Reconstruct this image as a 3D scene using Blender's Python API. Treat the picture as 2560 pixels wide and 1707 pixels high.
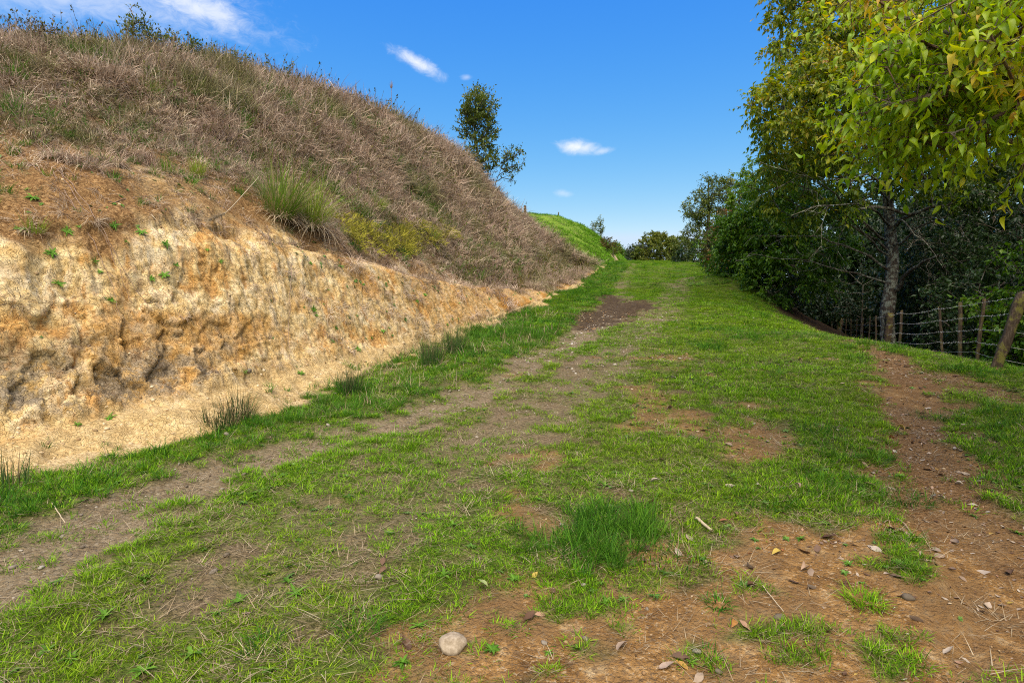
import bpy, math, random
import numpy as np
from mathutils import Vector, Matrix

scene = bpy.context.scene
for o in list(bpy.data.objects):
    bpy.data.objects.remove(o)
COL = scene.collection
R = math.radians

# ------------------------------------------------------------------ camera
FPX, CU, CV = 569.0, 512.0, 341.0          # focal length in pixels of the 1024 wide picture
PITCH = R(1.6)
EYE = np.array([0.0, 0.0, 1.6])
cam_d = bpy.data.cameras.new('camera')
cam_d.sensor_width = 36.0
cam_d.lens = FPX / 1024 * 36.0
cam_d.clip_start = 0.05
cam_d.clip_end = 3000.0
cam = bpy.data.objects.new('camera', cam_d)
COL.objects.link(cam)
cam.location = EYE
cam.rotation_euler = (R(90) - PITCH, 0, 0)
scene.camera = cam

# ------------------------------------------------------------------ sky
SUN_EL, SUN_AZ = R(54), R(181)             # azimuth clockwise from +Y: behind the camera
sun_dir = np.array([math.cos(SUN_EL) * math.sin(SUN_AZ), math.cos(SUN_EL) * math.cos(SUN_AZ), math.sin(SUN_EL)])


def pix_dir(u, v):
    a, b = (u - CU) / FPX, (CV - v) / FPX
    d = np.array([a, math.cos(PITCH) + b * math.sin(PITCH), -math.sin(PITCH) + b * math.cos(PITCH)])
    return d / np.linalg.norm(d)


class NT:
    """tiny helper to write node trees in code"""
    def __init__(self, tree):
        self.t = tree

    def n(self, typ, props=None, **ins):
        nd = self.t.nodes.new(typ)
        for k, v in (props or {}).items():
            setattr(nd, k, v)
        for k, v in ins.items():
            key = k.replace('_', ' ')
            if key.startswith('i') and key[1:].isdigit():
                s = nd.inputs[int(key[1:])]
            else:
                s = nd.inputs[key]
            self.set(s, v)
        return nd

    def set(self, s, v):
        if isinstance(v, bpy.types.Node):
            v = v.outputs[0]
        if isinstance(v, bpy.types.NodeSocket):
            self.t.links.new(v, s)
        else:
            if s.type == 'RGBA' and len(v) == 3:
                v = (*v, 1.0)
            s.default_value = v

    def math(self, op, a, b=0.0, clamp=False):
        nd = self.t.nodes.new('ShaderNodeMath')
        nd.operation = op
        nd.use_clamp = clamp
        self.set(nd.inputs[0], a)
        self.set(nd.inputs[1], b)
        return nd.outputs[0]

    def vmath(self, op, a, b=(0, 0, 0)):
        nd = self.t.nodes.new('ShaderNodeVectorMath')
        nd.operation = op
        self.set(nd.inputs[0], a)
        if b is not None:
            self.set(nd.inputs[1], b)
        return nd.outputs['Value'] if op in ('DOT_PRODUCT', 'LENGTH', 'DISTANCE') else nd.outputs[0]

    def mix(self, f, a, b, blend='MIX'):
        nd = self.t.nodes.new('ShaderNodeMix')
        nd.data_type = 'RGBA'
        nd.blend_type = blend
        self.set(nd.inputs[0], f)
        self.set(nd.inputs[6], a)
        self.set(nd.inputs[7], b)
        return nd.outputs[2]

    def ramp(self, f, stops, interp='LINEAR'):
        nd = self.t.nodes.new('ShaderNodeValToRGB')
        cr = nd.color_ramp
        cr.interpolation = interp
        while len(cr.elements) < len(stops):
            cr.elements.new(0.5)
        for e, (p, c) in zip(cr.elements, stops):
            e.position = p
            if not hasattr(c, '__len__'):
                c = (c, c, c)
            e.color = (*c, 1.0) if len(c) == 3 else c
        self.set(nd.inputs[0], f)
        return nd.outputs[0]

    def sstep(self, x, lo, hi):
        nd = self.t.nodes.new('ShaderNodeMapRange')
        nd.interpolation_type = 'SMOOTHSTEP'
        self.set(nd.inputs[0], x)
        nd.inputs[1].default_value = lo
        nd.inputs[2].default_value = hi
        return nd.outputs[0]

    def noise(self, vec, scale, detail=4.0, rough=0.55, dist=0.0):
        nd = self.t.nodes.new('ShaderNodeTexNoise')
        if vec is not None:
            self.set(nd.inputs['Vector'], vec)
        nd.inputs['Scale'].default_value = scale
        nd.inputs['Detail'].default_value = detail
        nd.inputs['Roughness'].default_value = rough
        nd.inputs['Distortion'].default_value = dist
        return nd.outputs[0]

    def attr(self, name, typ='GEOMETRY'):
        nd = self.t.nodes.new('ShaderNodeAttribute')
        nd.attribute_type = typ
        nd.attribute_name = name
        return nd


world = bpy.data.worlds.new('World')
scene.world = world
world.use_nodes = True
W = NT(world.node_tree)
world.node_tree.nodes.clear()
sky = W.n('ShaderNodeTexSky')
sky.sky_type = 'NISHITA'
sky.sun_disc = False
sky.sun_elevation = SUN_EL
sky.sun_rotation = SUN_AZ
sky.altitude = 50
sky.air_density = 1.0
sky.dust_density = 0.6
sky.ozone_density = 1.6
geo = W.n('ShaderNodeTexCoord')
vdir = W.vmath('NORMALIZE', geo.outputs['Generated'], None)
hs = W.n('ShaderNodeHueSaturation', Hue=0.508, Saturation=1.14, Value=0.1, Color=sky)
sp = W.n('ShaderNodeSeparateColor', Color=hs)
SKYCOL = W.n('ShaderNodeCombineColor',                      # a deep, clean blue overhead that pales towards the horizon
             Red=W.math('MINIMUM', W.math('MULTIPLY', W.math('POWER', sp.outputs[0], 1.9), 43.0), 4.2),
             Green=W.math('MINIMUM', W.math('MULTIPLY', W.math('POWER', sp.outputs[1], 0.95), 11.8), 5.3),
             Blue=W.math('MULTIPLY', W.math('POWER', sp.outputs[2], 0.15), 6.9)).outputs[0]
cloudf = None
# wisps of fair weather cloud, each laid out in degrees about its own direction in the sky
CLOUDS = [  # u, v of the heart, half width, half height (deg), tilt, strength, edge noise
    (190, 4, 6.0, 1.7, -10, 0.8, 0.9), (60, -14, 16.0, 3.0, 4, 0.5, 0.9),
    (417, 62, 2.9, 0.75, -24, 0.95, 0.8), (578, 147, 2.2, 0.85, -6, 0.95, 0.7), (602, 151, 1.3, 0.4, 8, 0.5, 0.8),
    (563, 193, 1.1, 0.45, -10, 0.35, 0.8), (466, 77, 0.7, 0.3, 0, 0.35, 0.8)]
nz = W.noise(W.vmath('MULTIPLY', vdir, (1.0, 1.0, 1.7)), 38.0, 6.0, 0.68, 0.6)
nz2 = W.noise(vdir, 9.0, 3.0, 0.6, 0.2)
nzm = W.math('ADD', W.math('MULTIPLY', nz, 0.65), W.math('MULTIPLY', nz2, 0.35))
for (u, v, hw, hh, tilt, st, en) in CLOUDS:
    d = pix_dir(u, v)
    right = np.cross(d, [0, 0, 1.0]); right /= np.linalg.norm(right)
    up = np.cross(right, d)
    c, s = math.cos(R(tilt)), math.sin(R(tilt))
    r2, u2 = right * c + up * s, up * c - right * s
    a = W.math('DIVIDE', W.vmath('DOT_PRODUCT', vdir, tuple(r2)), math.sin(R(hw)))
    b = W.math('DIVIDE', W.vmath('DOT_PRODUCT', vdir, tuple(u2)), math.sin(R(hh)))
    rr = W.math('SQRT', W.math('ADD', W.math('MULTIPLY', a, a), W.math('MULTIPLY', b, b)))
    front = W.math('GREATER_THAN', W.vmath('DOT_PRODUCT', vdir, tuple(d)), 0.0)
    q = W.math('ADD', W.math('SUBTRACT', 1.0, rr), W.math('MULTIPLY', W.math('SUBTRACT', nzm, 0.5), 2.6 * en))
    m = W.math('MULTIPLY', W.math('MULTIPLY', W.sstep(q, -0.1, 1.15), st), front)
    cloudf = m if cloudf is None else W.math('MAXIMUM', cloudf, m)
skyc = W.mix(cloudf, SKYCOL, (6.5, 6.7, 7.0))
bg = W.n('ShaderNodeBackground', Color=skyc, Strength=0.10)
out = W.n('ShaderNodeOutputWorld', Surface=bg)

# ------------------------------------------------------------------ sun (hazy, soft edged)
sun_d = bpy.data.lights.new('sun', 'SUN')
sun_d.energy = 5.0
sun_d.angle = R(70)
sun_d.color = (1.0, 0.88, 0.70)
sun = bpy.data.objects.new('sun', sun_d)
COL.objects.link(sun)
sun.location = (0, -10, 30)
sun.rotation_euler = Vector(-sun_dir).to_track_quat('-Z', 'Y').to_euler()

scene.view_settings.view_transform = 'Standard'
scene.view_settings.look = 'None'
scene.view_settings.gamma = 1.0
scene.view_settings.use_curve_mapping = False
scene.view_settings.exposure = 0.62
scene.render.engine = 'CYCLES'
scene.cycles.use_denoising = False
scene.cycles.filter_width = 1.05
scene.cycles.max_bounces = 5
scene.cycles.diffuse_bounces = 2
scene.cycles.glossy_bounces = 2
scene.cycles.transmission_bounces = 4
scene.cycles.transparent_max_bounces = 4
scene.cycles.sample_clamp_indirect = 4.0

# ------------------------------------------------------------------ numpy helpers
rng = np.random.default_rng(7)


def _hash(ix, iy, iz, seed):
    h = (ix.astype(np.uint32) * np.uint32(374761393)) ^ (iy.astype(np.uint32) * np.uint32(668265263)) \
        ^ (iz.astype(np.uint32) * np.uint32(2147483647)) ^ np.uint32((seed * 974634777 + 1013904223) & 0xffffffff)
    h = (h ^ (h >> np.uint32(13))) * np.uint32(1274126177)
    h = (h ^ (h >> np.uint32(16))) * np.uint32(2246822519)
    h = h ^ (h >> np.uint32(13))
    return h.astype(np.float64) / 4294967295.0


def vnoise(x, y, z=0.0, seed=0):
    x = np.asarray(x, float); y = np.asarray(y, float); z = np.broadcast_to(np.asarray(z, float), x.shape)
    xi, yi, zi = np.floor(x), np.floor(y), np.floor(z)
    fx, fy, fz = x - xi, y - yi, z - zi
    fx, fy, fz = [f * f * f * (f * (f * 6 - 15) + 10) for f in (fx, fy, fz)]
    xi, yi, zi = [a.astype(np.int64) & 0xffffffff for a in (xi, yi, zi)]
    o = 0
    for dx in (0, 1):
        for dy in (0, 1):
            for dz in (0, 1):
                w = (fx if dx else 1 - fx) * (fy if dy else 1 - fy) * (fz if dz else 1 - fz)
                o = o + w * _hash((xi + dx) & 0xffffffff, (yi + dy) & 0xffffffff, (zi + dz) & 0xffffffff, seed)
    return o * 2 - 1


def fbm(x, y, z=0.0, octv=4, seed=0, gain=0.5, lac=2.03):
    a, f, o, t = 1.0, 1.0, 0, 0
    for k in range(octv):
        o = o + a * vnoise(np.asarray(x) * f, np.asarray(y) * f, np.asarray(z) * f, seed + k * 17)
        t += a
        a *= gain
        f *= lac
    return o / t


def worley(x, y, z, seed=0):
    x = np.asarray(x, float); y = np.asarray(y, float); z = np.broadcast_to(np.asarray(z, float), x.shape)
    xi, yi, zi = np.floor(x), np.floor(y), np.floor(z)
    f1 = np.full(x.shape, 9.0); f2 = np.full(x.shape, 9.0); cid = np.zeros(x.shape)
    for dx in (-1, 0, 1):
        for dy in (-1, 0, 1):
            for dz in (-1, 0, 1):
                a, b, c = xi + dx, yi + dy, zi + dz
                ai, bi, ci = [(q.astype(np.int64) & 0xffffffff) for q in (a, b, c)]
                h0, h1, h2 = _hash(ai, bi, ci, seed), _hash(ai, bi, ci, seed + 5), _hash(ai, bi, ci, seed + 9)
                d = np.sqrt((a + h0 - x) ** 2 + (b + h1 - y) ** 2 + (c + h2 - z) ** 2)
                near = d < f1
                f2 = np.where(near, f1, np.minimum(f2, d))
                cid = np.where(near, h0, cid)
                f1 = np.where(near, d, f1)
    return f1, f2, cid


def sst(x, lo, hi):
    t = np.clip((np.asarray(x, float) - lo) / (hi - lo), 0, 1)
    return t * t * (3 - 2 * t)


def cinterp(x, xs, ys):
    """smooth (Catmull-Rom, monotone-ish) interpolation of a table"""
    xs, ys = np.asarray(xs, float), np.asarray(ys, float)
    m = np.gradient(ys, xs)
    x = np.asarray(x, float)
    xc = np.clip(x, xs[0], xs[-1])
    i = np.clip(np.searchsorted(xs, xc) - 1, 0, len(xs) - 2)
    h = xs[i + 1] - xs[i]
    t = (xc - xs[i]) / h
    r = (2 * t ** 3 - 3 * t ** 2 + 1) * ys[i] + (t ** 3 - 2 * t ** 2 + t) * h * m[i] + (-2 * t ** 3 + 3 * t ** 2) * ys[i + 1] + (t ** 3 - t ** 2) * h * m[i + 1]
    return r + np.where(x < xs[0], (x - xs[0]) * m[0], 0) + np.where(x > xs[-1], (x - xs[-1]) * m[-1], 0)


def unit(a):
    return a / np.maximum(np.linalg.norm(a, axis=-1, keepdims=True), 1e-9)


def mesh_np(name, V, F, mats=(), attrs=None, smooth=True, nside=None):
    """mesh from numpy verts (n,3) and faces (m,k) all of one size, or a list of such arrays"""
    me = bpy.data.meshes.new(name)
    V = np.asarray(V, np.float32)
    Fs = F if isinstance(F, list) else [F]
    Fs = [np.asarray(f, np.int32) for f in Fs if len(f)]
    me.vertices.add(len(V))
    me.vertices.foreach_set('co', V.ravel())
    loops = np.concatenate([f.ravel() for f in Fs])
    me.loops.add(len(loops))
    me.loops.foreach_set('vertex_index', loops)
    tot = np.concatenate([np.full(len(f), f.shape[1], np.int32) for f in Fs])
    st = np.concatenate([[0], np.cumsum(tot)[:-1]]).astype(np.int32)
    me.polygons.add(len(tot))
    me.polygons.foreach_set('loop_start', st)
    me.polygons.foreach_set('loop_total', tot)
    if smooth:
        me.polygons.foreach_set('use_smooth', np.ones(len(tot), bool))
    for k, v in (attrs or {}).items():
        a = me.attributes.new(k, 'FLOAT', 'POINT')
        a.data.foreach_set('value', np.asarray(v, np.float32))
    for m in mats:
        me.materials.append(m)
    me.update(calc_edges=True)
    return me


def link(name, me, parent=None, label=None, cat=None, group=None, kind=None, loc=None, rot=None, scale=None, col=None):
    o = bpy.data.objects.new(name, me)
    (col or COL).objects.link(o)
    if parent is not None:
        o.parent = parent
    if label: o['label'] = label
    if cat: o['category'] = cat
    if group: o['group'] = group
    if kind: o['kind'] = kind
    if loc is not None: o.location = [float(q) for q in loc]
    if rot is not None: o.rotation_euler = rot
    if scale is not None:
        o.scale = (scale,) * 3 if not hasattr(scale, '__len__') else scale
    return o


def grid_faces(nu, nv):
    i = np.arange(nu - 1)[:, None] * nv + np.arange(nv - 1)[None, :]
    return np.stack([i, i + nv, i + nv + 1, i + 1], -1).reshape(-1, 4)


def seg_dist(px, py, poly):
    """distance of points to a polyline (list of (x,y)); also the position along it 0..1"""
    best = np.full(np.shape(px), 1e9)
    along = np.zeros(np.shape(px))
    n = len(poly) - 1
    for k in range(n):
        ax, ay = poly[k]; bx, by = poly[k + 1]
        dx, dy = bx - ax, by - ay
        t = np.clip(((px - ax) * dx + (py - ay) * dy) / (dx * dx + dy * dy + 1e-12), 0, 1)
        d = np.hypot(px - ax - t * dx, py - ay - t * dy)
        c = d < best
        best = np.where(c, d, best)
        along = np.where(c, (k + t) / n, along)
    return best, along


def in_poly(px, py, poly):
    ins = np.zeros(np.shape(px), bool)
    n = len(poly)
    j = n - 1
    for i in range(n):
        xi, yi = poly[i]; xj, yj = poly[j]
        c = ((yi > py) != (yj > py)) & (px < (xj - xi) * (py - yi) / (yj - yi + 1e-12) + xi)
        ins ^= c
        j = i
    return ins


def tube(pts, radii, sides=6, cap=True):
    """verts and faces of a tube along a polyline"""
    P = np.asarray(pts, float)
    n = len(P)
    T = unit(np.gradient(P, axis=0))
    ref = np.array([0, 0, 1.0]) if abs(T[0][2]) < 0.9 else np.array([1.0, 0, 0])
    A = unit(np.cross(T, ref))
    B = np.cross(T, A)
    an = np.arange(sides) * 2 * math.pi / sides
    r = np.broadcast_to(np.asarray(radii, float), (n,))[:, None, None]
    V = P[:, None, :] + r * (np.cos(an)[None, :, None] * A[:, None, :] + np.sin(an)[None, :, None] * B[:, None, :])
    V = V.reshape(-1, 3)
    i = np.arange(n - 1)[:, None] * sides
    k = np.arange(sides)[None, :]
    k2 = (k + 1) % sides
    F = np.stack([i + k, i + k2, i + sides + k2, i + sides + k], -1).reshape(-1, 4)
    return V, F


class Acc:
    """collects pieces into one mesh"""
    def __init__(self):
        self.V, self.F, self.A, self.n = [], {}, {}, 0

    def add(self, V, F, **attrs):
        V = np.asarray(V, float)
        F = np.asarray(F)
        self.V.append(V)
        self.F.setdefault(F.shape[1], []).append(F + self.n)
        for k, v in attrs.items():
            self.A.setdefault(k, []).append(np.broadcast_to(np.asarray(v, float), (len(V),)))
        self.n += len(V)

    def mesh(self, name, mats, smooth=True):
        return mesh_np(name, np.concatenate(self.V), [np.concatenate(f) for f in self.F.values()], mats,
                       {k: np.concatenate(v) for k, v in self.A.items()}, smooth)
# ------------------------------------------------------------------ lie of the land
def track_z(y):
    return cinterp(y, [-30, -10, -4, 0, 4, 8, 13, 18.6, 24, 30, 37, 45, 55, 62, 72, 90, 130, 200],
                   [-1.6, -0.95, -0.45, 0, 0.47, 0.99, 1.64, 2.42, 3.18, 4.05, 5.15, 6.42, 7.72, 8.25, 8.55, 8.0, 4.0, 1.0])


def toe_x(y):      # foot of the cut bank
    return cinterp(y, [-6, -2, 1.5, 4.05, 5.3, 6.9, 9.0, 11.5, 14.7, 20, 30, 37, 45, 55, 65, 80],
                   [-12.0, -8.6, -5.7, -3.75, -2.95, -2.3, -1.65, -0.95, 0.0, 1.5, 4.0, 5.5, 7.4, 10.2, 13.2, 18.5])


def edge_x(y):     # where the track's shoulder drops to the fence and the gully
    return cinterp(y, [-8, 0, 5, 8.4, 10.9, 12.4, 14, 16.2, 18.6, 22, 25.5, 32, 43, 52, 62, 80],
                   [10.5, 9.2, 8.3, 7.5, 6.75, 6.5, 6.6, 7.0, 7.45, 8.6, 10.2, 12.6, 15.3, 17.2, 21, 30])


def ground_z(x, y, fine=True):
    x = np.asarray(x, float); y = np.asarray(y, float)
    z = track_z(np.clip(y, -40, 200))
    z = np.where(y > 200, 1.0, z)
    d = x - edge_x(np.clip(y, -8, 80))
    k = np.interp(y, [-10, 6, 9, 15, 23, 35, 50, 80], [0.25, 0.22, 0.26, 0.33, 0.44, 0.6, 0.5, 0.3])
    sp = np.where(d > 3, d, 0.35 * np.log1p(np.exp(np.clip(d, -9, 3) / 0.35)))
    drop = k * np.minimum(sp, 14.0) + 0.05 * np.clip(sp - 14, 0, 60)
    z = z - drop
    # broken mound on the shoulder
    z = z + 0.42 * np.exp(-(((x - 9.9) / 1.5) ** 2 + ((y - 27.0) / 3.0) ** 2))
    z = z + 0.05 * fbm(x * 0.35, y * 0.35, 0, 3, 3) * np.clip(np.hypot(x, y) / 8, 0.3, 3)
    if fine:
        z = z + 0.022 * fbm(x * 2.3, y * 2.3, 0, 4, 11) + 0.008 * fbm(x * 11, y * 11, 0, 3, 21)
    return z


def unproject(u, v):
    """point of the ground seen at a pixel of the 1024 wide picture"""
    d = pix_dir(u, v)
    t = np.geomspace(1.5, 160, 6000)
    p = EYE + t[:, None] * d
    g = ground_z(p[:, 0], p[:, 1], False)
    k = np.argmax(p[:, 2] < g)
    return p[k][:2]


def project(P):
    P = np.asarray(P, float) - EYE
    f = P[..., 1] * math.cos(PITCH) - P[..., 2] * math.sin(PITCH)
    up = P[..., 1] * math.sin(PITCH) + P[..., 2] * math.cos(PITCH)
    return CU + FPX * P[..., 0] / np.maximum(f, 1e-3), CV - FPX * up / np.maximum(f, 1e-3), f


def D2(*pts):      # pixels of the 2352 wide view -> ground points
    return [tuple(unproject(a * 1024 / 2352, b * 1024 / 2352)) for a, b in pts]


# ------------------------------------------------------------------ cut bank: swept profile
def bare_h(y):
    return np.interp(y, [-6, 2, 4, 6, 9, 11, 13.5, 18, 25, 45], [1.7, 2.0, 2.0, 2.25, 1.7, 1.3, 0.95, 0.45, 0.3, 0.1])


def rise_h(y):
    return cinterp(y, [-6, 0, 3, 7, 10, 15, 20, 25, 29, 33, 36, 39, 42, 46, 50],
                   [3.6, 4.2, 4.7, 5.35, 6.05, 6.75, 6.9, 6.7, 5.8, 4.0, 2.2, 0.7, 0.0, -0.3, -0.5])


def bank_frame(y):
    e = 2.6
    tx = toe_x(y + e) - toe_x(y - e)
    ty = 2 * e
    n = np.hypot(tx, ty)
    return toe_x(y), -ty / n, tx / n


def bank_point(y, t):
    """y: along the toe; t: 0..1 over the profile; arrays of one shape -> base surface without relief"""
    hb, Rr = bare_h(y), rise_h(y)
    hb = np.minimum(hb, np.maximum(Rr * 0.4, 0.02))
    sc = np.clip(Rr / 4.5, 0.12, 1.15)
    # control points of the profile: d, z
    up = Rr - hb
    ap = np.interp(y, [-6, 5, 7.5, 10, 14], [1.0, 1.0, 0.75, 0.3, 0.15])      # apron of fallen clay, gone further up
    D = [-0.5 + 0 * y, 0 * y, 0.5 * ap, 0.68 * ap + 0.02, 0.44 + 0.68 * ap + 0.06 * hb, 1.25 + 0.1 * hb, 1.95 + 0 * y, 2.9 * sc + 0.1, 4.3 * sc + 0.15, 5.3 * sc + 0.3, 7.5 * sc + 1, 12 + 0 * y, 25 + 0 * y]
    Z = [-0.25 + 0 * y, 0.02 + 0 * y, 0.09 * hb + 0.02, 0.22 * hb, 0.86 * hb, hb, hb + 0.16 * up, hb + 0.42 * up, hb + 0.80 * up, hb + 0.97 * up, Rr + 0.22, Rr + 0.1, Rr - 2.5]
    T = [0.0, 0.05, 0.12, 0.17, 0.36, 0.42, 0.52, 0.64, 0.80, 0.88, 0.93, 0.965, 1.0]
    D, Z, T = np.array(np.broadcast_arrays(*D)), np.array(np.broadcast_arrays(*Z)), np.array(T)
    i = np.clip(np.searchsorted(T, t, 'right') - 1, 0, len(T) - 2)
    w = (t - T[i]) / (T[i + 1] - T[i])
    ii = i[None]
    take = lambda A, k: np.take_along_axis(A, k, 0)[0]
    d = take(D, ii) * (1 - w) + take(D, ii + 1) * w
    z = take(Z, ii) * (1 - w) + take(Z, ii + 1) * w
    x0, nx, ny = bank_frame(y)
    return np.stack([x0 + nx * d, y + ny * d, track_z(y) + z], -1), d, z
# ------------------------------------------------------------------ what covers the ground where
RUT = D2((-260, 1430), (0, 1300), (210, 1205), (420, 1120), (640, 1050), (850, 985), (1000, 935), (1150, 875), (1280, 800), (1370, 745), (1430, 690), (1425, 655), (1440, 628), (1455, 606))
RUT2 = D2((300, 1568), (560, 1330), (800, 1200), (1000, 1080), (1180, 980), (1330, 880), (1430, 790), (1500, 740), (1540, 680), (1570, 640))
PATH = D2((2500, 1480), (2352, 1330), (2240, 1200), (2170, 1110), (2110, 1020), (2105, 940), (2095, 880), (2040, 815), (1960, 780), (1860, 752), (1790, 730), (1730, 705))
PATH2 = D2((2100, 850), (2180, 860), (2260, 890), (2345, 915))
BARE = D2((1010, 1430), (1120, 1350), (1290, 1335), (1480, 1330), (1560, 1290), (1640, 1200), (1800, 1185), (1960, 1190), (2120, 1170), (2230, 1150), (2352, 1215), (2420, 1300), (2600, 1600), (2352, 1760), (1500, 1760), (860, 1720), (870, 1600), (900, 1500))
BARE2 = D2((1640, 1000), (1720, 960), (1820, 985), (1830, 1050), (1740, 1085), (1640, 1070), (1600, 1040))
LUSH = D2((1200, 1200), (1290, 1160), (1450, 1150), (1540, 1180), (1570, 1240), (1480, 1310), (1340, 1310), (1230, 1280))
MUD = D2((1330, 738), (1375, 705), (1400, 675), (1440, 690), (1500, 695), (1460, 720), (1390, 745), (1340, 755))
MUDC = np.mean(MUD, 0)


def masks(x, y):
    x = np.asarray(x, float); y = np.asarray(y, float)
    n1 = fbm(x * 0.9, y * 0.9, 0, 4, 31)
    n2 = fbm(x * 2.6, y * 2.6, 0, 4, 41)
    n3 = fbm(x * 7.0, y * 7.0, 0, 3, 51)
    w = np.clip(np.hypot(x, y) / 9, 0.7, 2.2)
    dr, al = seg_dist(x, y, RUT)
    rw = np.where(al > 0.80, 0.22, 0.34)
    rut = (1 - sst(dr + 0.28 * n2 + 0.34 * n3, rw * 0.4, rw * 1.5)) * np.interp(al, [0, 0.7, 0.82, 1], [0.78, 0.72, 0.45, 0.4])
    dr2, al2 = seg_dist(x, y, RUT2)
    rut2 = (1 - sst(dr2 + 0.3 * n1 + 0.14 * n3, 0.2, 0.75)) * np.where(al2 < 0.35, 0.30, 0.5) * sst(al2, 0.0, 0.1)
    dp, ap = seg_dist(x, y, PATH)
    path = 1 - sst(dp + 0.34 * n2 + 0.30 * n3, np.where(ap > 0.62, 0.06, 0.20), np.where(ap > 0.62, 0.34, 0.50))
    dp2, _ = seg_dist(x, y, PATH2)
    path = np.maximum(path, 0.8 * (1 - sst(dp2 + 0.2 * n2, 0.12, 0.45)))
    bd = seg_dist(x, y, BARE + BARE[:1])[0]
    bd = np.where(in_poly(x, y, BARE), bd, -bd)
    bare = sst(bd + 0.42 * n2 + 0.30 * n3 - 0.02, -0.10, 0.22) * (1 - 0.9 * sst(n2 + 0.5 * n3, 0.36, 0.52))
    bd2 = seg_dist(x, y, BARE2 + BARE2[:1])[0]
    bd2 = np.where(in_poly(x, y, BARE2), bd2, -bd2)
    bare = np.maximum(bare, 0.85 * sst(bd2 + 0.3 * n2, -0.1, 0.2))
    # scraped place by the stone and a few small bald spots
    bare = np.maximum(bare, 0.7 * sst(fbm(x * 1.3, y * 1.3, 0, 3, 61) - 0.05 * (x < 0), 0.30, 0.44) * (y < 9) * (x > -1.3))
    ld = seg_dist(x, y, LUSH + LUSH[:1])[0]
    lush = sst(np.where(in_poly(x, y, LUSH), ld, -ld) + 0.12 * n2, -0.1, 0.15)
    md = seg_dist(x, y, MUD + MUD[:1])[0]
    mud = sst(np.where(in_poly(x, y, MUD), md, -md) + 0.45 * n2 + 0.3 * n3 + 0.22, -0.15, 0.25)
    tx = toe_x(np.clip(y, -6, 80))
    dl = x - tx                                   # metres right of the bank's foot
    lstrip = sst(dl + 0.5 * n2 + 0.3 * n3 + 0.4 * sst(y, 7, 10), 0.06, 0.3) * (1 - sst(dr, 0.0, 0.1) * 0) * (dl > -0.4)
    # left of the wheel rut and right of the bank
    xr = np.interp(y, [p[1] for p in RUT], [p[0] for p in RUT])
    left = (x < xr - 0.28) & (dl > -0.3)
    strip = np.where(left, lstrip, 0.0) * (1 - rut) * np.clip(0.95 + 0.9 * n2 + 0.6 * n3, 0.25, 1)
    pale = (1 - sst(dl + 0.5 * n2 + 0.3 * n3 + 0.4 * sst(y, 7, 10), 0.0, 0.3))
    # grass density
    base = 0.90 + 0.5 * n1 + 0.8 * n2 + 0.7 * n3
    # worn middle of the track near the camera's left
    worn = np.exp(-(((x + 1.1) / 1.2) ** 2 + ((y - 2.6) / 1.1) ** 2)) * 0.35
    worn2 = 0.32 * np.exp(-(((x + 0.55 - (y - 4.5) * 0.28) / 0.8) ** 2)) * sst(y, 3.4, 4.4) * (1 - sst(y, 11, 15))
    g = np.clip(base - worn - worn2, 0, 1)
    right = sst(x - (1.4 + 0.16 * y), -0.6, 0.8)
    g = np.clip(g + 0.4 * right * sst(y, 3.5, 5), 0, 1)
    rp = np.interp(y, sorted(p[1] for p in PATH[1:8]), [p[0] for p in sorted(PATH[1:8], key=lambda q: q[1])])
    g = np.where((x > rp + 0.25) & (y < 10), np.clip(g + 0.5, 0, 1), g)
    bare = np.where((x > rp + 0.35) & (y > 3.2) & (y < 10), bare * 0.25, bare)
    far = sst(y, 14, 22)
    g = g * (1 - far) + far * np.clip(0.95 + 0.4 * n1, 0, 1)
    g = np.maximum(g, strip)
    g = np.maximum(g, lush)
    dd = x - edge_x(np.clip(y, -8, 80))
    g = np.maximum(g * (1 - 0.93 * rut), 0.42 * rut * sst(n3 + 0.6 * n2, 0.18, 0.4)) * (1 - 0.85 * rut2) * (1 - 0.93 * path) * (1 - 0.9 * bare) * (1 - pale) * (1 - 0.96 * mud)
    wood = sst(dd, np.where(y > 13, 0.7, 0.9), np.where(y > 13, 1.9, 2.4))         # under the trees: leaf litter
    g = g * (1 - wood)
    lushness = np.clip(np.maximum(lush, strip * (0.55 + 0.5 * n1)) + 0.35 * sst(n1 * right, 0.05, 0.4), 0, 1)
    return dict(grass=g, rut=np.maximum(rut, rut2 * 0.8), path=path, bare=bare, mud=mud, pale=pale, lush=lushness, wood=wood, strip=strip)


# ------------------------------------------------------------------ materials of the land
def new_mat(name):
    m = bpy.data.materials.new(name)
    m.use_nodes = True
    m.node_tree.nodes.clear()
    return m, NT(m.node_tree)


def finish(m, T, col, rough=0.9, bump=None, spec=0.2, bdist=0.02, bstr=1.0, trans=None, transf=0.35):
    kw = {}
    if bump is not None:
        b = T.n('ShaderNodeBump', Strength=bstr, Distance=bdist, Height=bump)
        kw['Normal'] = b
    p = T.n('ShaderNodeBsdfPrincipled', Base_Color=col, Roughness=rough, **kw)
    p.inputs['Specular IOR Level'].default_value = spec
    sh = p.outputs[0]
    if trans is not None:
        tr = T.n('ShaderNodeBsdfTranslucent', Color=trans)
        mx = T.n('ShaderNodeMixShader', i0=transf, i1=sh, i2=tr)
        sh = mx.outputs[0]
    T.n('ShaderNodeOutputMaterial', Surface=sh)
    return m


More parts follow.
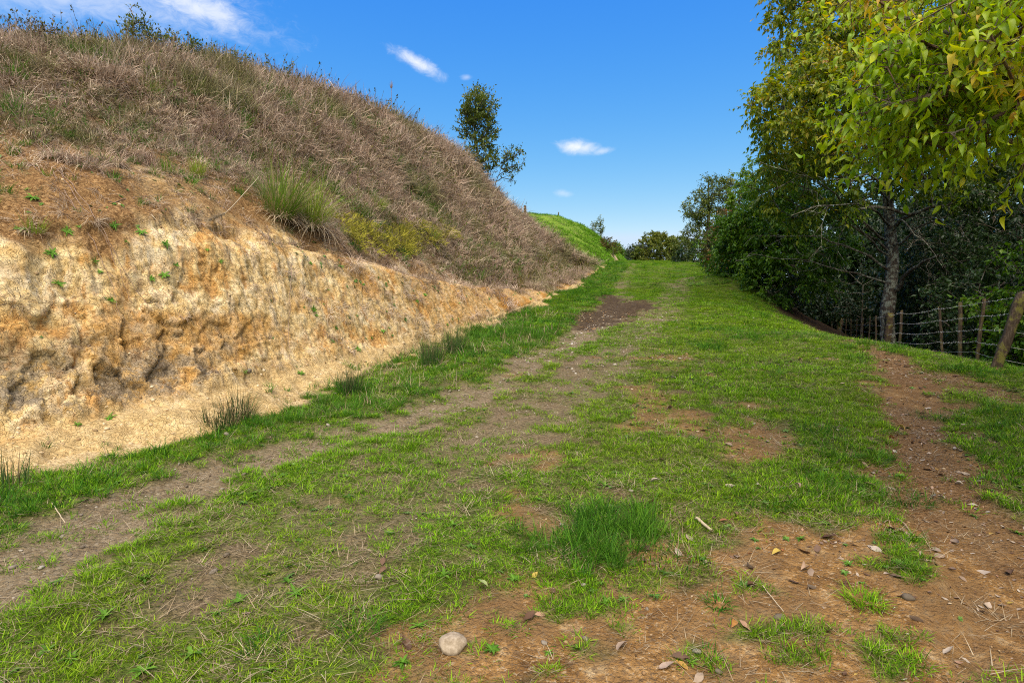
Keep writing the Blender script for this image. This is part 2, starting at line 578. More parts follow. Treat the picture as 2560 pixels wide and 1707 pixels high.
def ground_material():
    m, T = new_mat('track_ground')
    tc = T.n('ShaderNodeTexCoord').outputs['Object']
    A = lambda n: T.attr(n).outputs['Fac']
    nf = T.noise(tc, 42, 5, 0.75)
    nm = T.noise(tc, 8, 4, 0.65)
    nb = T.noise(tc, 1.9, 3, 0.6)
    vor = T.n('ShaderNodeTexVoronoi', {'feature': 'F1'}, Vector=tc, Scale=42.0)
    vor2 = T.n('ShaderNodeTexVoronoi', {'feature': 'F1'}, Vector=tc, Scale=110.0)
    # thatch and dark earth between the blades
    earth = T.ramp(nf, [(0.34, (0.03, 0.02, 0.01)), (0.5, (0.13, 0.09, 0.046)), (0.64, (0.30, 0.225, 0.13))])
    turf = T.ramp(nm, [(0.32, (0.025, 0.05, 0.006)), (0.55, (0.08, 0.15, 0.012)), (0.72, (0.16, 0.21, 0.02))])
    c = T.mix(T.math('MULTIPLY', A('grass'), 0.72), earth, turf)
    stones = T.ramp(vor.outputs['Color'], [(0.0, (0.115, 0.088, 0.055)), (0.5, (0.25, 0.195, 0.125)), (1.0, (0.42, 0.35, 0.25))])
    grav = T.mix(T.sstep(nf, 0.42, 0.6), stones, T.ramp(nm, [(0.35, (0.13, 0.09, 0.05)), (0.65, (0.28, 0.205, 0.125))]))
    c = T.mix(A('rut'), c, grav)
    litter = T.ramp(nf, [(0.32, (0.07, 0.036, 0.015)), (0.5, (0.20, 0.112, 0.048)), (0.66, (0.33, 0.21, 0.11))])
    c = T.mix(A('path'), c, litter)
    orange = T.ramp(T.math('ADD', T.math('MULTIPLY', nm, 0.6), T.math('MULTIPLY', nb, 0.4)),
                    [(0.34, (0.10, 0.048, 0.018)), (0.45, (0.23, 0.118, 0.036)), (0.54, (0.36, 0.20, 0.07)), (0.64, (0.50, 0.36, 0.19))])
    orange = T.mix(T.math('MULTIPLY', T.sstep(nf, 0.50, 0.60), 0.8), orange, (0.16, 0.10, 0.055))
    orange = T.mix(T.math('MULTIPLY', T.math('SUBTRACT', 1.0, T.sstep(nf, 0.36, 0.46)), 0.6), orange, (0.55, 0.43, 0.28))
    orange = T.mix(T.math('MULTIPLY', T.sstep(nb, 0.47, 0.60), 0.7), orange, T.ramp(nf, [(0.35, (0.09, 0.05, 0.024)), (0.6, (0.24, 0.14, 0.06))]))
    c = T.mix(T.math('MULTIPLY', A('bare'), 0.95), c, orange)
    mud = T.ramp(nf, [(0.3, (0.02, 0.013, 0.008)), (0.55, (0.06, 0.04, 0.025)), (0.72, (0.15, 0.11, 0.07))])
    c = T.mix(T.math('MULTIPLY', A('mud'), T.ramp(nm, [(0.35, 0.6), (0.55, 0.95)])), c, mud)
    pale = T.ramp(T.math('ADD', T.math('MULTIPLY', nf, 0.5), T.math('MULTIPLY', vor.outputs['Distance'], 0.6)),
                  [(0.25, (0.26, 0.165, 0.07)), (0.45, (0.46, 0.325, 0.155)), (0.65, (0.61, 0.465, 0.255))])
    c = T.mix(A('pale'), c, pale)
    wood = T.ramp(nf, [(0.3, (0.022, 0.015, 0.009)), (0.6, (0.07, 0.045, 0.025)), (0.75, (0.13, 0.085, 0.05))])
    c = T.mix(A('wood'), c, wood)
    h = T.math('ADD', T.math('MULTIPLY', nf, 0.7), T.math('MULTIPLY', T.math('SUBTRACT', 0.6, vor.outputs['Distance']), 0.5))
    h = T.math('ADD', h, T.math('MULTIPLY', vor2.outputs['Distance'], -0.25))
    return finish(m, T, c, 0.95, h, 0.04, 0.03, 1.0)


M_GROUND = ground_material()

# ------------------------------------------------------------------ ground sheet: fine near the camera, running out to the horizon
nx, ny = 560, 640
a = np.linspace(-1, 1, nx); b = np.linspace(-1, 1, ny)
gx = 1.5 + np.sinh(a * 6.2) / math.sinh(6.2) * 700 + a * 7.0
gy = 5.0 + np.where(b > 0, np.sinh(b * 5.6) / math.sinh(5.6) * 900 + b * 12, np.sinh(b * 6.6) / math.sinh(6.6) * 400 + b * 4.6)
GX, GY = np.meshgrid(gx, gy, indexing='ij')
GZ = ground_z(GX, GY)
mk = masks(GX.ravel(), GY.ravel())
GZ = GZ - (0.05 * mk['rut'] + 0.045 * mk['path'] + 0.05 * mk['mud'] * (0.6 + fbm(GX.ravel() * 6, GY.ravel() * 6, 0, 2, 5))).reshape(GZ.shape)
# the sheet dives below the bank it carries
und = (toe_x(np.clip(GY, -6, 80)) - 0.45) - GX
GZ = GZ - 0.5 * sst(und, 0.0, 0.9)
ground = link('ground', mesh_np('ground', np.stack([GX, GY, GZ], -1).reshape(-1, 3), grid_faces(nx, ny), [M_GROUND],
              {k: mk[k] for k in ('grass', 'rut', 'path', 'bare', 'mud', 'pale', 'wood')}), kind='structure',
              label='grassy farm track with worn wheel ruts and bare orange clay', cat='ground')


# ------------------------------------------------------------------ cut bank and hill
def bank_material():
    m, T = new_mat('clay_bank')
    tc = T.n('ShaderNodeTexCoord').outputs['Object']
    A = lambda n: T.attr(n).outputs['Fac']
    nf = T.noise(tc, 30, 5, 0.74)
    nm = T.noise(tc, 6.5, 4, 0.65)
    nb = T.noise(tc, 1.5, 3, 0.6, 0.4)
    st = T.n('ShaderNodeMapping', Vector=tc, Scale=(4.0, 4.0, 0.7))
    streak = T.noise(st.outputs[0], 2.2, 5, 0.6)
    wob = T.vmath('ADD', tc, T.vmath('SCALE', T.n('ShaderNodeTexNoise', Vector=tc, Scale=7.0).outputs['Color'], None))
    sc = T.vmath('MULTIPLY', wob, (1, 1, 0.6))
    crack = T.n('ShaderNodeTexVoronoi', {'feature': 'DISTANCE_TO_EDGE'}, Vector=sc, Scale=8.0)
    crack2 = T.n('ShaderNodeTexVoronoi', {'feature': 'DISTANCE_TO_EDGE'}, Vector=wob, Scale=24.0)
    ck = T.math('MINIMUM', T.sstep(crack.outputs[0], 0.0, 0.05), T.math('ADD', T.sstep(crack2.outputs[0], 0.0, 0.09), 0.72))
    tan = T.ramp(T.math('ADD', T.math('MULTIPLY', nm, 0.78), T.math('MULTIPLY', nf, 0.22)),
                 [(0.26, (0.30, 0.17, 0.06)), (0.40, (0.48, 0.315, 0.125)), (0.52, (0.60, 0.435, 0.205)), (0.66, (0.71, 0.57, 0.33))])
    ochre = T.ramp(nf, [(0.3, (0.22, 0.09, 0.018)), (0.5, (0.45, 0.22, 0.05)), (0.68, (0.60, 0.37, 0.12))])
    of = T.math('MULTIPLY', T.sstep(T.math('ADD', T.math('MULTIPLY', streak, 0.5), T.math('MULTIPLY', nb, 0.5)), 0.49, 0.60), 0.85)
    of = T.math('MAXIMUM', of, A('ochre'), )
    tan = T.mix(T.math('MULTIPLY', T.sstep(streak, 0.46, 0.60), 0.75), tan, T.ramp(nm, [(0.35, (0.55, 0.425, 0.255)), (0.62, (0.72, 0.605, 0.415))]))
    c = T.mix(of, tan, ochre)
    lich = T.ramp(nf, [(0.35, (0.06, 0.047, 0.034)), (0.52, (0.16, 0.125, 0.09)), (0.66, (0.42, 0.34, 0.24))])
    c = T.mix(T.math('MULTIPLY', T.math('MULTIPLY', A('lichen'), 0.85), T.sstep(T.math('ADD', T.math('MULTIPLY', nm, 0.5), T.math('MULTIPLY', nf, 0.5)), 0.40, 0.52)), c, lich)
    soil = T.ramp(nf, [(0.3, (0.075, 0.038, 0.016)), (0.48, (0.21, 0.115, 0.046)), (0.62, (0.36, 0.22, 0.095)), (0.72, (0.50, 0.34, 0.17))])
    c = T.mix(A('soil'), c, soil)
    c = T.mix(T.math('MULTIPLY', T.math('SUBTRACT', 1.0, ck), T.math('MULTIPLY', A('face'), 0.3)), c, (0.085, 0.045, 0.02))
    thatch = T.ramp(nf, [(0.3, (0.03, 0.02, 0.011)), (0.55, (0.10, 0.068, 0.038)), (0.7, (0.22, 0.155, 0.09))])
    c = T.mix(A('veg'), c, thatch)
    sand = T.ramp(T.math('ADD', T.math('MULTIPLY', nf, 0.6), T.math('MULTIPLY', nm, 0.4)),
                  [(0.33, (0.28, 0.18, 0.075)), (0.5, (0.47, 0.335, 0.155)), (0.66, (0.62, 0.475, 0.26))])
    c = T.mix(A('sand'), c, sand)
    h = T.math('ADD', T.math('MULTIPLY', nf, 0.22), T.math('MULTIPLY', ck, 0.35))
    h = T.math('ADD', h, T.math('MULTIPLY', nm, 0.8))
    return finish(m, T, c, 0.95, h, 0.05, 0.03, 0.9)


M_BANK = bank_material()
ys = np.concatenate([np.linspace(-6, 2.5, 60)[:-1], np.linspace(2.5, 9, 400)[:-1], np.linspace(9, 16, 230)[:-1], np.linspace(16, 49, 210)])
ts = np.concatenate([np.linspace(0, 0.05, 8)[:-1], np.linspace(0.05, 0.44, 175)[:-1], np.linspace(0.44, 0.66, 60)[:-1], np.linspace(0.66, 0.9, 46)[:-1], np.linspace(0.9, 1, 16)])
BY, BT = np.meshgrid(ys, ts, indexing='ij')
BP, BD, BZ = bank_point(BY, BT)
# soften the profile a little along t
for _ in range(3):
    BP[:, 1:-1] = 0.25 * BP[:, :-2] + 0.5 * BP[:, 1:-1] + 0.25 * BP[:, 2:]


def grid_normals(P):
    du = np.gradient(P, axis=0); dv = np.gradient(P, axis=1)
    n = unit(np.cross(du, dv))
    return n


BN = grid_normals(BP)
if BN[200, 100, 0] < 0:
    BN = -BN
px, py, pz = BP[..., 0], BP[..., 1], BP[..., 2]
hb_ = np.minimum(bare_h(BY), np.maximum(rise_h(BY) * 0.4, 0.02))
wobt = 0.045 * fbm(BY * 0.8, BT * 0, 0, 3, 71) + 0.03 * fbm(BY * 3.5, BT * 6, 0, 3, 72)
facem = sst(BT, 0.10, 0.15) * (1 - sst(BT + wobt, 0.40, 0.44))
sandm = sst(BT, 0.0, 0.03) * (1 - sst(BT + 0.5 * wobt, 0.10, 0.15))
# big lumps at the foot of the face, gullied columns above, cracks
lowf = sst(BT, 0.11, 0.15) * (1 - sst(BT, 0.24, 0.34))
f1, f2, cid = worley(px * 2.6, py * 2.6, pz * 2.9, 81)
g1, g2, gid = worley(px * 6.5, py * 6.5, pz * 5.5, 82)
nearm = 1 - 0.65 * sst(BY, 5.6, 8.0)
nearm = 1 - 0.85 * sst(BY, 5.6, 7.2)
lump = (0.05 * (0.55 - f1) + 0.10 * (cid - 0.5) + 0.03 * (0.5 - g1) + 0.09 * (gid - 0.5)) * lowf * nearm
col = fbm(px * 2.2, py * 2.2, pz * 0.55, 4, 83)
rough_ = fbm(px * 3, py * 3, pz * 3, 3, 112)
c1, c2, cidc = worley(px * 3.4 + 0.35 * col, py * 3.4 + 0.2 * rough_, pz * 1.25, 84)
fl = fbm(BY * 2.6 + 0.25 * rough_, pz * 0.45 + 7, 0, 4, 121)
fl2 = fbm(BY * 7.0 + 0.5 * rough_, pz * 1.1, 3, 3, 122)
flute = facem * (1 - 0.5 * lowf) * (0.05 * (np.abs(fl) * 2 - 0.4) + 0.02 * (np.abs(fl2) * 2 - 0.4) - 0.03 * (1 - sst(np.abs(fl2 + 0.2 * fl), 0.0, 0.05)))
crk = flute + 0.008 * facem * fbm(px * 24, py * 24, pz * 20, 3, 123) - 0.012 * (1 - sst(c2 - c1, 0.0, 0.06)) * facem * (0.35 + 0.65 * sst(fbm(px * 0.9, py * 0.9, pz * 0.9, 2, 85), -0.2, 0.25))
e1, e2, eid = worley(px * 9.5 + rough_, py * 9.5, pz * 6.5 + rough_, 86)
crk2 = -0.02 * (1 - sst(e2 - e1, 0.0, 0.13)) * facem * sst(fbm(px * 1.7, py * 1.7, pz * 1.7, 2, 108), -0.3, 0.2)
h1, h2, _ = worley(px * 21, py * 21, pz * 19, 109)
crk2 = crk2 * 0.5
rough = fbm(px * 5, py * 5, pz * 4, 5, 87)
gouge = -0.16 * sst(fbm(px * 1.1, py * 1.1, pz * 1.4, 3, 88), 0.12, 0.4) * facem * (1 - lowf)
disp = lump + facem * (0.04 * col + 0.03 * rough) + crk + crk2 + 0.35 * gouge + facem * (0.012 * (cidc - 0.5) + 0.016 * (eid - 0.5)) * (0.5 + 0.5 * sst(col, -0.3, 0.3))
# overhanging lip of the topsoil
lip = sst(BT, 0.40, 0.432) * (1 - sst(BT, 0.435, 0.50))
disp += lip * (0.0 + 0.15 * np.clip(fbm(BY * 1.4, BT * 3, 0, 3, 89) + 0.15, 0, 1)) * sst(hb_, 0.4, 1.2)
under = sst(BT, 0.375, 0.395) * (1 - sst(BT, 0.402, 0.418))
disp -= under * 0.10 * sst(fbm(BY * 1.3, BT * 0, 3, 3, 90), 0.05, 0.4) * sst(hb_, 0.4, 1.2)
upm = sst(BT, 0.44, 0.5)
disp += upm * (0.16 * fbm(px * 0.8, py * 0.8, pz * 0.8, 3, 91) + 0.06 * fbm(px * 3, py * 3, pz * 3, 4, 92)) * (1 - 0.4 * sst(BT, 0.85, 0.93))
disp += (sst(BT, 0.0, 0.03) * (1 - sst(BT, 0.06, 0.11))) * 0.22 * fbm(px * 1.7, py * 1.7, 0, 4, 113)
disp += sandm * (0.10 * fbm(px * 1.5, py * 1.5, 0, 4, 93) + 0.03 * fbm(px * 9, py * 9, 0, 3, 94))
BP = BP + BN * disp[..., None]
BN = grid_normals(BP)
if BN[200, 100, 0] < 0:
    BN = -BN
# covers
vn = fbm(px * 0.7, py * 0.7, pz * 0.7, 4, 95)
vegline = np.interp(BY, [-6, 3, 5, 7, 8.0, 9, 10.5, 13, 16, 20, 30, 48], [0.64, 0.64, 0.62, 0.57, 0.50, 0.45, 0.44, 0.42, 0.36, 0.24, 0.16, 0.1])
vegm = sst(BT + 0.13 * vn + wobt, vegline - 0.03, vegline + 0.11)
soilm = sst(BT + wobt + 0.14 * fbm(px * 2.6, py * 2.6, pz * 1.2, 4, 111), 0.36, 0.46) * (1 - 0.0 * vegm) * (1 - 0.55 * sst(vn, 0.0, 0.5))
lichm = sst(BT, 0.11, 0.15) * (1 - sst(BT, 0.17, 0.31)) * sst(fbm(px * 3.6, py * 3.6, pz * 4.0, 4, 96) - 0.25 * sst(BT, 0.19, 0.28), -0.24, 0.04) * (1 - sst(BY + 0.4 * fbm(px * 2, py * 2, pz * 2, 2, 107), 5.7, 6.5))
ochm = facem * (0.7 * sst(fbm(px * 0.9 + 3, py * 0.9, pz * 1.3, 3, 97), 0.22, 0.46) + 0.8 * np.clip(-disp * 7 - 0.35, 0, 1)) * (1 - 0.6 * lichm)
ochm = np.clip(ochm + 0.45 * facem * sst(BY, 8.5, 12.0), 0, 1)
bank = link('hillside', mesh_np('hillside', BP.reshape(-1, 3), grid_faces(*BY.shape)[:, ::-1], [M_BANK],
            dict(face=facem.ravel(), sand=sandm.ravel(), veg=(vegm * 0.9).ravel(), soil=soilm.ravel(), lichen=lichm.ravel(), ochre=ochm.ravel())),
            kind='structure', label='steep cut bank of cracked yellow clay under a dry grassy hill', cat='hillside')


def bank_at(y, t):
    """point and normal on the finished bank"""
    i = np.clip(np.interp(y, ys, np.arange(len(ys))), 0, len(ys) - 1.001)
    j = np.clip(np.interp(t, ts, np.arange(len(ts))), 0, len(ts) - 1.001)
    i0, j0 = i.astype(int) if hasattr(i, 'astype') else int(i), j.astype(int) if hasattr(j, 'astype') else int(j)
    a, b = np.asarray(i - i0)[..., None], np.asarray(j - j0)[..., None]
    def bl(A):
        return A[i0, j0] * (1 - a) * (1 - b) + A[i0 + 1, j0] * a * (1 - b) + A[i0, j0 + 1] * (1 - a) * b + A[i0 + 1, j0 + 1] * a * b
    return bl(BP), unit(bl(BN))


BU, BV, BF = project(BP)


def bank_pix(u, v):
    """bank point seen at a pixel (nearest surface wins)"""
    d = np.hypot(BU - u, BV - v) + np.where(BF < 0.5, 1e6, 0) + 0.02 * BF
    k = np.unravel_index(np.argmin(d), d.shape)
    return BP[k], BN[k], ys[k[0]], ts[k[1]]


# ------------------------------------------------------------------ green hill beyond
def hill_material():
    m, T = new_mat('pasture')
    tc = T.n('ShaderNodeTexCoord').outputs['Object']
    A = lambda n: T.attr(n).outputs['Fac']
    nf = T.noise(tc, 6, 6, 0.65)
    nb = T.noise(tc, 0.9, 4, 0.6)
    g = T.ramp(nf, [(0.3, (0.04, 0.075, 0.01)), (0.5, (0.12, 0.19, 0.018)), (0.68, (0.22, 0.30, 0.035))])
    g = T.mix(T.math('MULTIPLY', T.sstep(nb, 0.55, 0.68), 0.6), g, (0.14, 0.10, 0.055))
    clay = T.ramp(nf, [(0.3, (0.30, 0.18, 0.08)), (0.6, (0.60, 0.44, 0.25)), (0.75, (0.70, 0.55, 0.35))])
    c = T.mix(A('clay'), g, clay)
    return finish(m, T, c, 0.95, nf, 0.1, 0.12, 1.0)


hy = np.linspace(38, 84, 220); ht = np.linspace(0, 1, 130)
HY, HT = np.meshgrid(hy, ht, indexing='ij')
dd_ = np.interp(HT, [0, 0.06, 0.25, 0.4, 0.55, 0.7, 0.85, 1], [-0.6, 0.0, 0.9, 1.8, 3.2, 5.7, 8.4, 30])
rz_ = np.interp(HT, [0, 0.06, 0.25, 0.4, 0.55, 0.7, 0.85, 1], [-0.3, 0.0, 1.25, 2.3, 3.5, 4.6, 5.15, 3.9])
ampl = np.interp(HY, [38, 42, 46, 50, 55, 62, 70, 84], [0.0, 0.36, 0.68, 0.9, 1.0, 0.93, 0.72, 0.3])
x0, n_x, n_y = bank_frame(HY)
HP = np.stack([x0 + n_x * dd_, HY + n_y * dd_, track_z(HY) + rz_ * ampl], -1)
HP[..., 2] += 0.26 * fbm(HP[..., 0] * 0.8, HP[..., 1] * 0.8, 0, 4, 101) * sst(HT, 0.05, 0.2)
clayh = sst(HT, 0.03, 0.07) * (1 - sst(HT + 0.1 * fbm(HY * 0.8, HT * 4, 0, 3, 102), 0.14, 0.24)) * sst(HY, 50, 54) * sst(fbm(HY * 0.5, HT, 0, 3, 103), -0.3, 0.1)
hill = link('far_hill', mesh_np('far_hill', HP.reshape(-1, 3), grid_faces(*HY.shape)[:, ::-1], [hill_material()], dict(clay=clayh.ravel())),
            kind='structure', label='green grazed hill rising beyond the dry grass bank', cat='hill')
HN = grid_normals(HP)
if HN[100, 60, 2] < 0:
    HN = -HN
HU, HV, HF = project(HP)
# ------------------------------------------------------------------ small plants and crumbs that nobody could count
HIDDEN = bpy.data.collections.new('clump_library')      # sources only; never linked to the scene


def surf_z(x, y):
    m = masks(x, y)
    return ground_z(x, y) - 0.05 * m['rut'] - 0.045 * m['path'] - 0.04 * m['mud'], m


def blades(n, rad, hlo, hhi, w, lean=(0.05, 0.5), curl=(0.2, 0.9), segs=3, seed=0, taper=1.6, dead=0.0):
    r = np.random.default_rng(seed)
    a0 = r.uniform(0, 2 * math.pi, n); rr = rad * np.sqrt(r.uniform(0, 1, n))
    base = np.stack([rr * np.cos(a0), rr * np.sin(a0), np.zeros(n)], -1)
    az = a0 + r.normal(0, 0.9, n)
    th = r.uniform(lean[0], lean[1], n); cu = r.uniform(curl[0], curl[1], n)
    L = r.uniform(hlo, hhi, n)
    out = np.stack([np.cos(az), np.sin(az), np.zeros(n)], -1)
    side = np.stack([-np.sin(az), np.cos(az), np.zeros(n)], -1)
    twist = r.uniform(-0.8, 0.8, n)[:, None]
    s = np.linspace(0, 1, segs + 1)
    P = np.zeros((n, segs + 1, 3))
    P[:, 0] = base
    for k in range(segs):
        ang = th + cu * (s[k] + 0.5 / segs)
        P[:, k + 1] = P[:, k] + (L / segs)[:, None] * (np.sin(ang)[:, None] * out + np.cos(ang)[:, None] * np.array([0, 0, 1.0]))
    ww = (w * r.uniform(0.7, 1.3, n))[:, None] * (1 - 0.94 * s[None, :] ** taper) * 0.5
    sd = unit(side[:, None, :] + twist[:, None, :] * out[:, None, :] * s[None, :, None])
    V = np.stack([P - ww[..., None] * sd, P + ww[..., None] * sd], 2).reshape(n, -1, 3)
    m = (segs + 1) * 2
    f = np.array([[2 * k, 2 * k + 1, 2 * k + 3, 2 * k + 2] for k in range(segs)])
    F = (np.arange(n)[:, None, None] * m + f[None]).reshape(-1, 4)
    tint = np.repeat(r.uniform(0, 1, n), m)
    hh = np.tile(np.repeat(s, 2), n)
    return V.reshape(-1, 3), F, tint, hh


def leaf_fan(n, Llo, Lhi, w, lift, seed, lobes=0.0):
    """flat rosette of leaves: strips with a broad middle"""
    r = np.random.default_rng(seed)
    acc = Acc()
    for k in range(n):
        a = k * 2.39996 + r.normal(0, 0.25)
        L = r.uniform(Llo, Lhi); th = r.uniform(lift[0], lift[1])
        s = np.linspace(0, 1, 6)
        wd = w * L * (np.sin(np.pi * np.clip(s, 0.03, 0.985) ** 0.75) ** 0.8) * (1 + lobes * np.where(np.arange(6) % 2, 1, -1))
        z = L * (np.sin(th) * s - 0.45 * s ** 2 * r.uniform(0.3, 1.1)) + 0.006
        d = L * s * math.cos(th * 0.6)
        o = np.array([math.cos(a), math.sin(a)]); q = np.array([-o[1], o[0]])
        C = np.stack([o[0] * d, o[1] * d, z], -1)
        S = np.array([q[0], q[1], 0])
        up = np.array([0, 0, 1.0])
        V = np.concatenate([C - wd[:, None] * S + 0.25 * wd[:, None] * up, C, C + wd[:, None] * S + 0.25 * wd[:, None] * up])
        f = []
        for i in range(5):
            f += [[i, 6 + i, 7 + i, i + 1], [6 + i, 12 + i, 13 + i, 7 + i]]
        acc.add(V, np.array(f), tint=r.uniform(0, 1), hh=np.tile(s, 3))
    return acc


def blade_mat(name, stops, patch=None, dark=None, transf=0.35, rough=0.6, tip=None, spec=0.12, inst=0.25):
    """colour by blade (tint), by clump (patch of the instance) and towards the tip"""
    m, T = new_mat(name)
    t = T.attr('tint').outputs['Fac']
    rnd = T.n('ShaderNodeObjectInfo').outputs['Random']
    x = T.math('ADD', T.math('MULTIPLY', t, 1.0 - inst), T.math('MULTIPLY', rnd, inst))
    c = T.ramp(x, stops)
    if patch is not None:
        c = T.mix(T.attr('patch', 'INSTANCER').outputs['Fac'], c, T.ramp(x, patch))
    if tip is not None:
        c = T.mix(T.math('MULTIPLY', T.sstep(T.attr('hh').outputs['Fac'], 0.45, 1.0), tip[0]), c, tip[1])
    return finish(m, T, c, rough, None, spec, trans=c, transf=transf)


M_TURF = blade_mat('turf_blades', [(0.0, (0.34, 0.26, 0.13)), (0.17, (0.22, 0.19, 0.07)), (0.21, (0.03, 0.085, 0.004)), (0.4, (0.105, 0.24, 0.006)), (0.7, (0.20, 0.40, 0.009)), (1.0, (0.34, 0.57, 0.016))],
                   [(0.0, (0.34, 0.26, 0.13)), (0.18, (0.24, 0.22, 0.07)), (0.25, (0.09, 0.19, 0.007)), (1.0, (0.34, 0.50, 0.016))], 0)
M_LUSH = blade_mat('lush_blades', [(0.0, (0.20, 0.19, 0.06)), (0.06, (0.018, 0.07, 0.006)), (0.5, (0.055, 0.175, 0.012)), (1.0, (0.15, 0.33, 0.022))],
                   [(0.0, (0.30, 0.24, 0.12)), (0.2, (0.05, 0.15, 0.01)), (1.0, (0.15, 0.30, 0.02))])
M_THATCH = blade_mat('dead_blades', [(0.0, (0.13, 0.09, 0.05)), (0.4, (0.30, 0.22, 0.13)), (0.8, (0.42, 0.34, 0.22)), (1.0, (0.55, 0.47, 0.33))], transf=0.2, rough=0.8)
M_DRY = blade_mat('dry_hill_grass', [(0.0, (0.06, 0.038, 0.02)), (0.2, (0.17, 0.108, 0.072)), (0.45, (0.38, 0.265, 0.19)), (0.75, (0.60, 0.46, 0.35)), (1.0, (0.80, 0.68, 0.51))],
                  [(0.0, (0.055, 0.05, 0.025)), (0.35, (0.12, 0.13, 0.035)), (0.7, (0.20, 0.21, 0.06)), (1.0, (0.36, 0.32, 0.17))], transf=0.25, rough=0.75, inst=0.42)
M_HERB = blade_mat('broad_weeds', [(0.0, (0.045, 0.12, 0.012)), (0.5, (0.095, 0.215, 0.018)), (1.0, (0.17, 0.31, 0.04))],
                   [(0.0, (0.06, 0.12, 0.03)), (0.6, (0.12, 0.21, 0.055)), (1.0, (0.24, 0.33, 0.13))], transf=0.25, rough=0.6)
M_YELLOW = blade_mat('yellow_creeper', [(0.0, (0.12, 0.10, 0.03)), (0.4, (0.28, 0.26, 0.03)), (1.0, (0.45, 0.40, 0.05))], transf=0.3, rough=0.7)
M_PASTURE = blade_mat('pasture_tufts', [(0.0, (0.05, 0.11, 0.008)), (0.5, (0.12, 0.27, 0.012)), (1.0, (0.22, 0.40, 0.02))], transf=0.3)


def lib(name, V, F, tint, hh, mat):
    me = mesh_np(name, V, F, [mat], dict(tint=tint, hh=hh))
    o = bpy.data.objects.new(name, me)
    c = bpy.data.collections.new(name)
    c.objects.link(o)
    return o


def liblist(prefix, mat, variants):
    c = bpy.data.collections.new(prefix)
    for k, (V, F, t, h) in enumerate(variants):
        o = bpy.data.objects.new('%s_%d' % (prefix, k), mesh_np(prefix, V, F, [mat], dict(tint=t, hh=h)))
        c.objects.link(o)
    return c, len(variants)


def gn_group():
    g = bpy.data.node_groups.get('scatter_points')
    return g


def scatter(name, pts, dirs, scl, coll, nvar, patch=None, label=None, cat=None, seed=0, kind='stuff'):
    """one object whose points carry copies of the clumps of a collection"""
    pts = np.asarray(pts, float)
    n = len(pts)
    r = np.random.default_rng(seed + 1000)
    scl = np.broadcast_to(np.asarray(scl, float).reshape(-1, 1) if np.ndim(scl) == 1 else np.asarray(scl, float), (n, 3))
    me = bpy.data.meshes.new(name)
    me.vertices.add(n)
    me.vertices.foreach_set('co', pts.astype(np.float32).ravel())
    # rotation that carries +Z to dirs with a random spin
    z = unit(np.asarray(dirs, float))
    sp = r.uniform(0, 2 * math.pi, n)
    ref = np.stack([np.cos(sp), np.sin(sp), np.zeros(n)], -1)
    y = unit(np.cross(z, ref)); x = np.cross(y, z)
    ey = -np.arcsin(np.clip(x[:, 2], -1, 1))
    ex = np.arctan2(y[:, 2], z[:, 2])
    ez = np.arctan2(x[:, 1], x[:, 0])
    def va(nm, typ, arr, key):
        a = me.attributes.new(nm, typ, 'POINT')
        a.data.foreach_set(key, arr.ravel())
    va('rot', 'FLOAT_VECTOR', np.stack([ex, ey, ez], -1).astype(np.float32), 'vector')
    va('scl', 'FLOAT_VECTOR', scl.astype(np.float32), 'vector')
    va('idx', 'INT', r.integers(0, nvar, n).astype(np.int32), 'value')
    va('patch', 'FLOAT', np.asarray(patch if patch is not None else np.zeros(n), np.float32), 'value')
    o = link(name, me, label=label, cat=cat, kind=kind)
    g = bpy.data.node_groups.new('scatter_' + name, 'GeometryNodeTree')
    g.interface.new_socket('Geometry', in_out='INPUT', socket_type='NodeSocketGeometry')
    g.interface.new_socket('Geometry', in_out='OUTPUT', socket_type='NodeSocketGeometry')
    N = g.nodes
    gi, go = N.new('NodeGroupInput'), N.new('NodeGroupOutput')
    ci = N.new('GeometryNodeCollectionInfo')
    ci.inputs['Collection'].default_value = coll
    ci.inputs['Separate Children'].default_value = True
    ci.inputs['Reset Children'].default_value = True
    ip = N.new('GeometryNodeInstanceOnPoints')
    ip.inputs['Pick Instance'].default_value = True
    def at(nm, dt):
        a = N.new('GeometryNodeInputNamedAttribute')
        a.data_type = dt
        a.inputs['Name'].default_value = nm
        return a.outputs['Attribute']
    L = g.links
    L.new(gi.outputs[0], ip.inputs['Points'])
    L.new(ci.outputs[0], ip.inputs['Instance'])
    L.new(at('idx', 'INT'), ip.inputs['Instance Index'])
    L.new(at('rot', 'FLOAT_VECTOR'), ip.inputs['Rotation'])
    L.new(at('scl', 'FLOAT_VECTOR'), ip.inputs['Scale'])
    L.new(ip.outputs[0], go.inputs[0])
    md = o.modifiers.new('scatter', 'NODES')
    md.node_group = g
    return o


# ---- clump libraries
C_TURF = liblist('turf_clump', M_TURF, [blades(26, 0.05, 0.022, 0.06, 0.0042, (0.2, 1.1), (0.2, 1.0), 3, 100 + k) for k in range(5)])
C_LUSH = liblist('lush_clump', M_LUSH, [blades(30, 0.05, 0.06, 0.17, 0.0048, (0.1, 0.8), (0.3, 1.3), 4, 120 + k) for k in range(5)])
C_THATCH = liblist('thatch_clump', M_THATCH, [blades(16, 0.08, 0.04, 0.15, 0.003, (1.15, 1.5), (0.0, 0.25), 2, 140 + k) for k in range(4)])
C_DRY = liblist('dry_clump', M_DRY, [blades(36, 0.15, 0.06, 0.30, 0.0072, (0.1, 1.5), (-1.2, 2.2), 4, 160 + k) for k in range(8)])
C_STALK = liblist('dry_stalk', M_DRY, [blades(7, 0.10, 0.3, 0.7, 0.0075, (0.02, 0.9), (-0.6, 1.2), 5, 180 + k, 2.6) for k in range(4)])
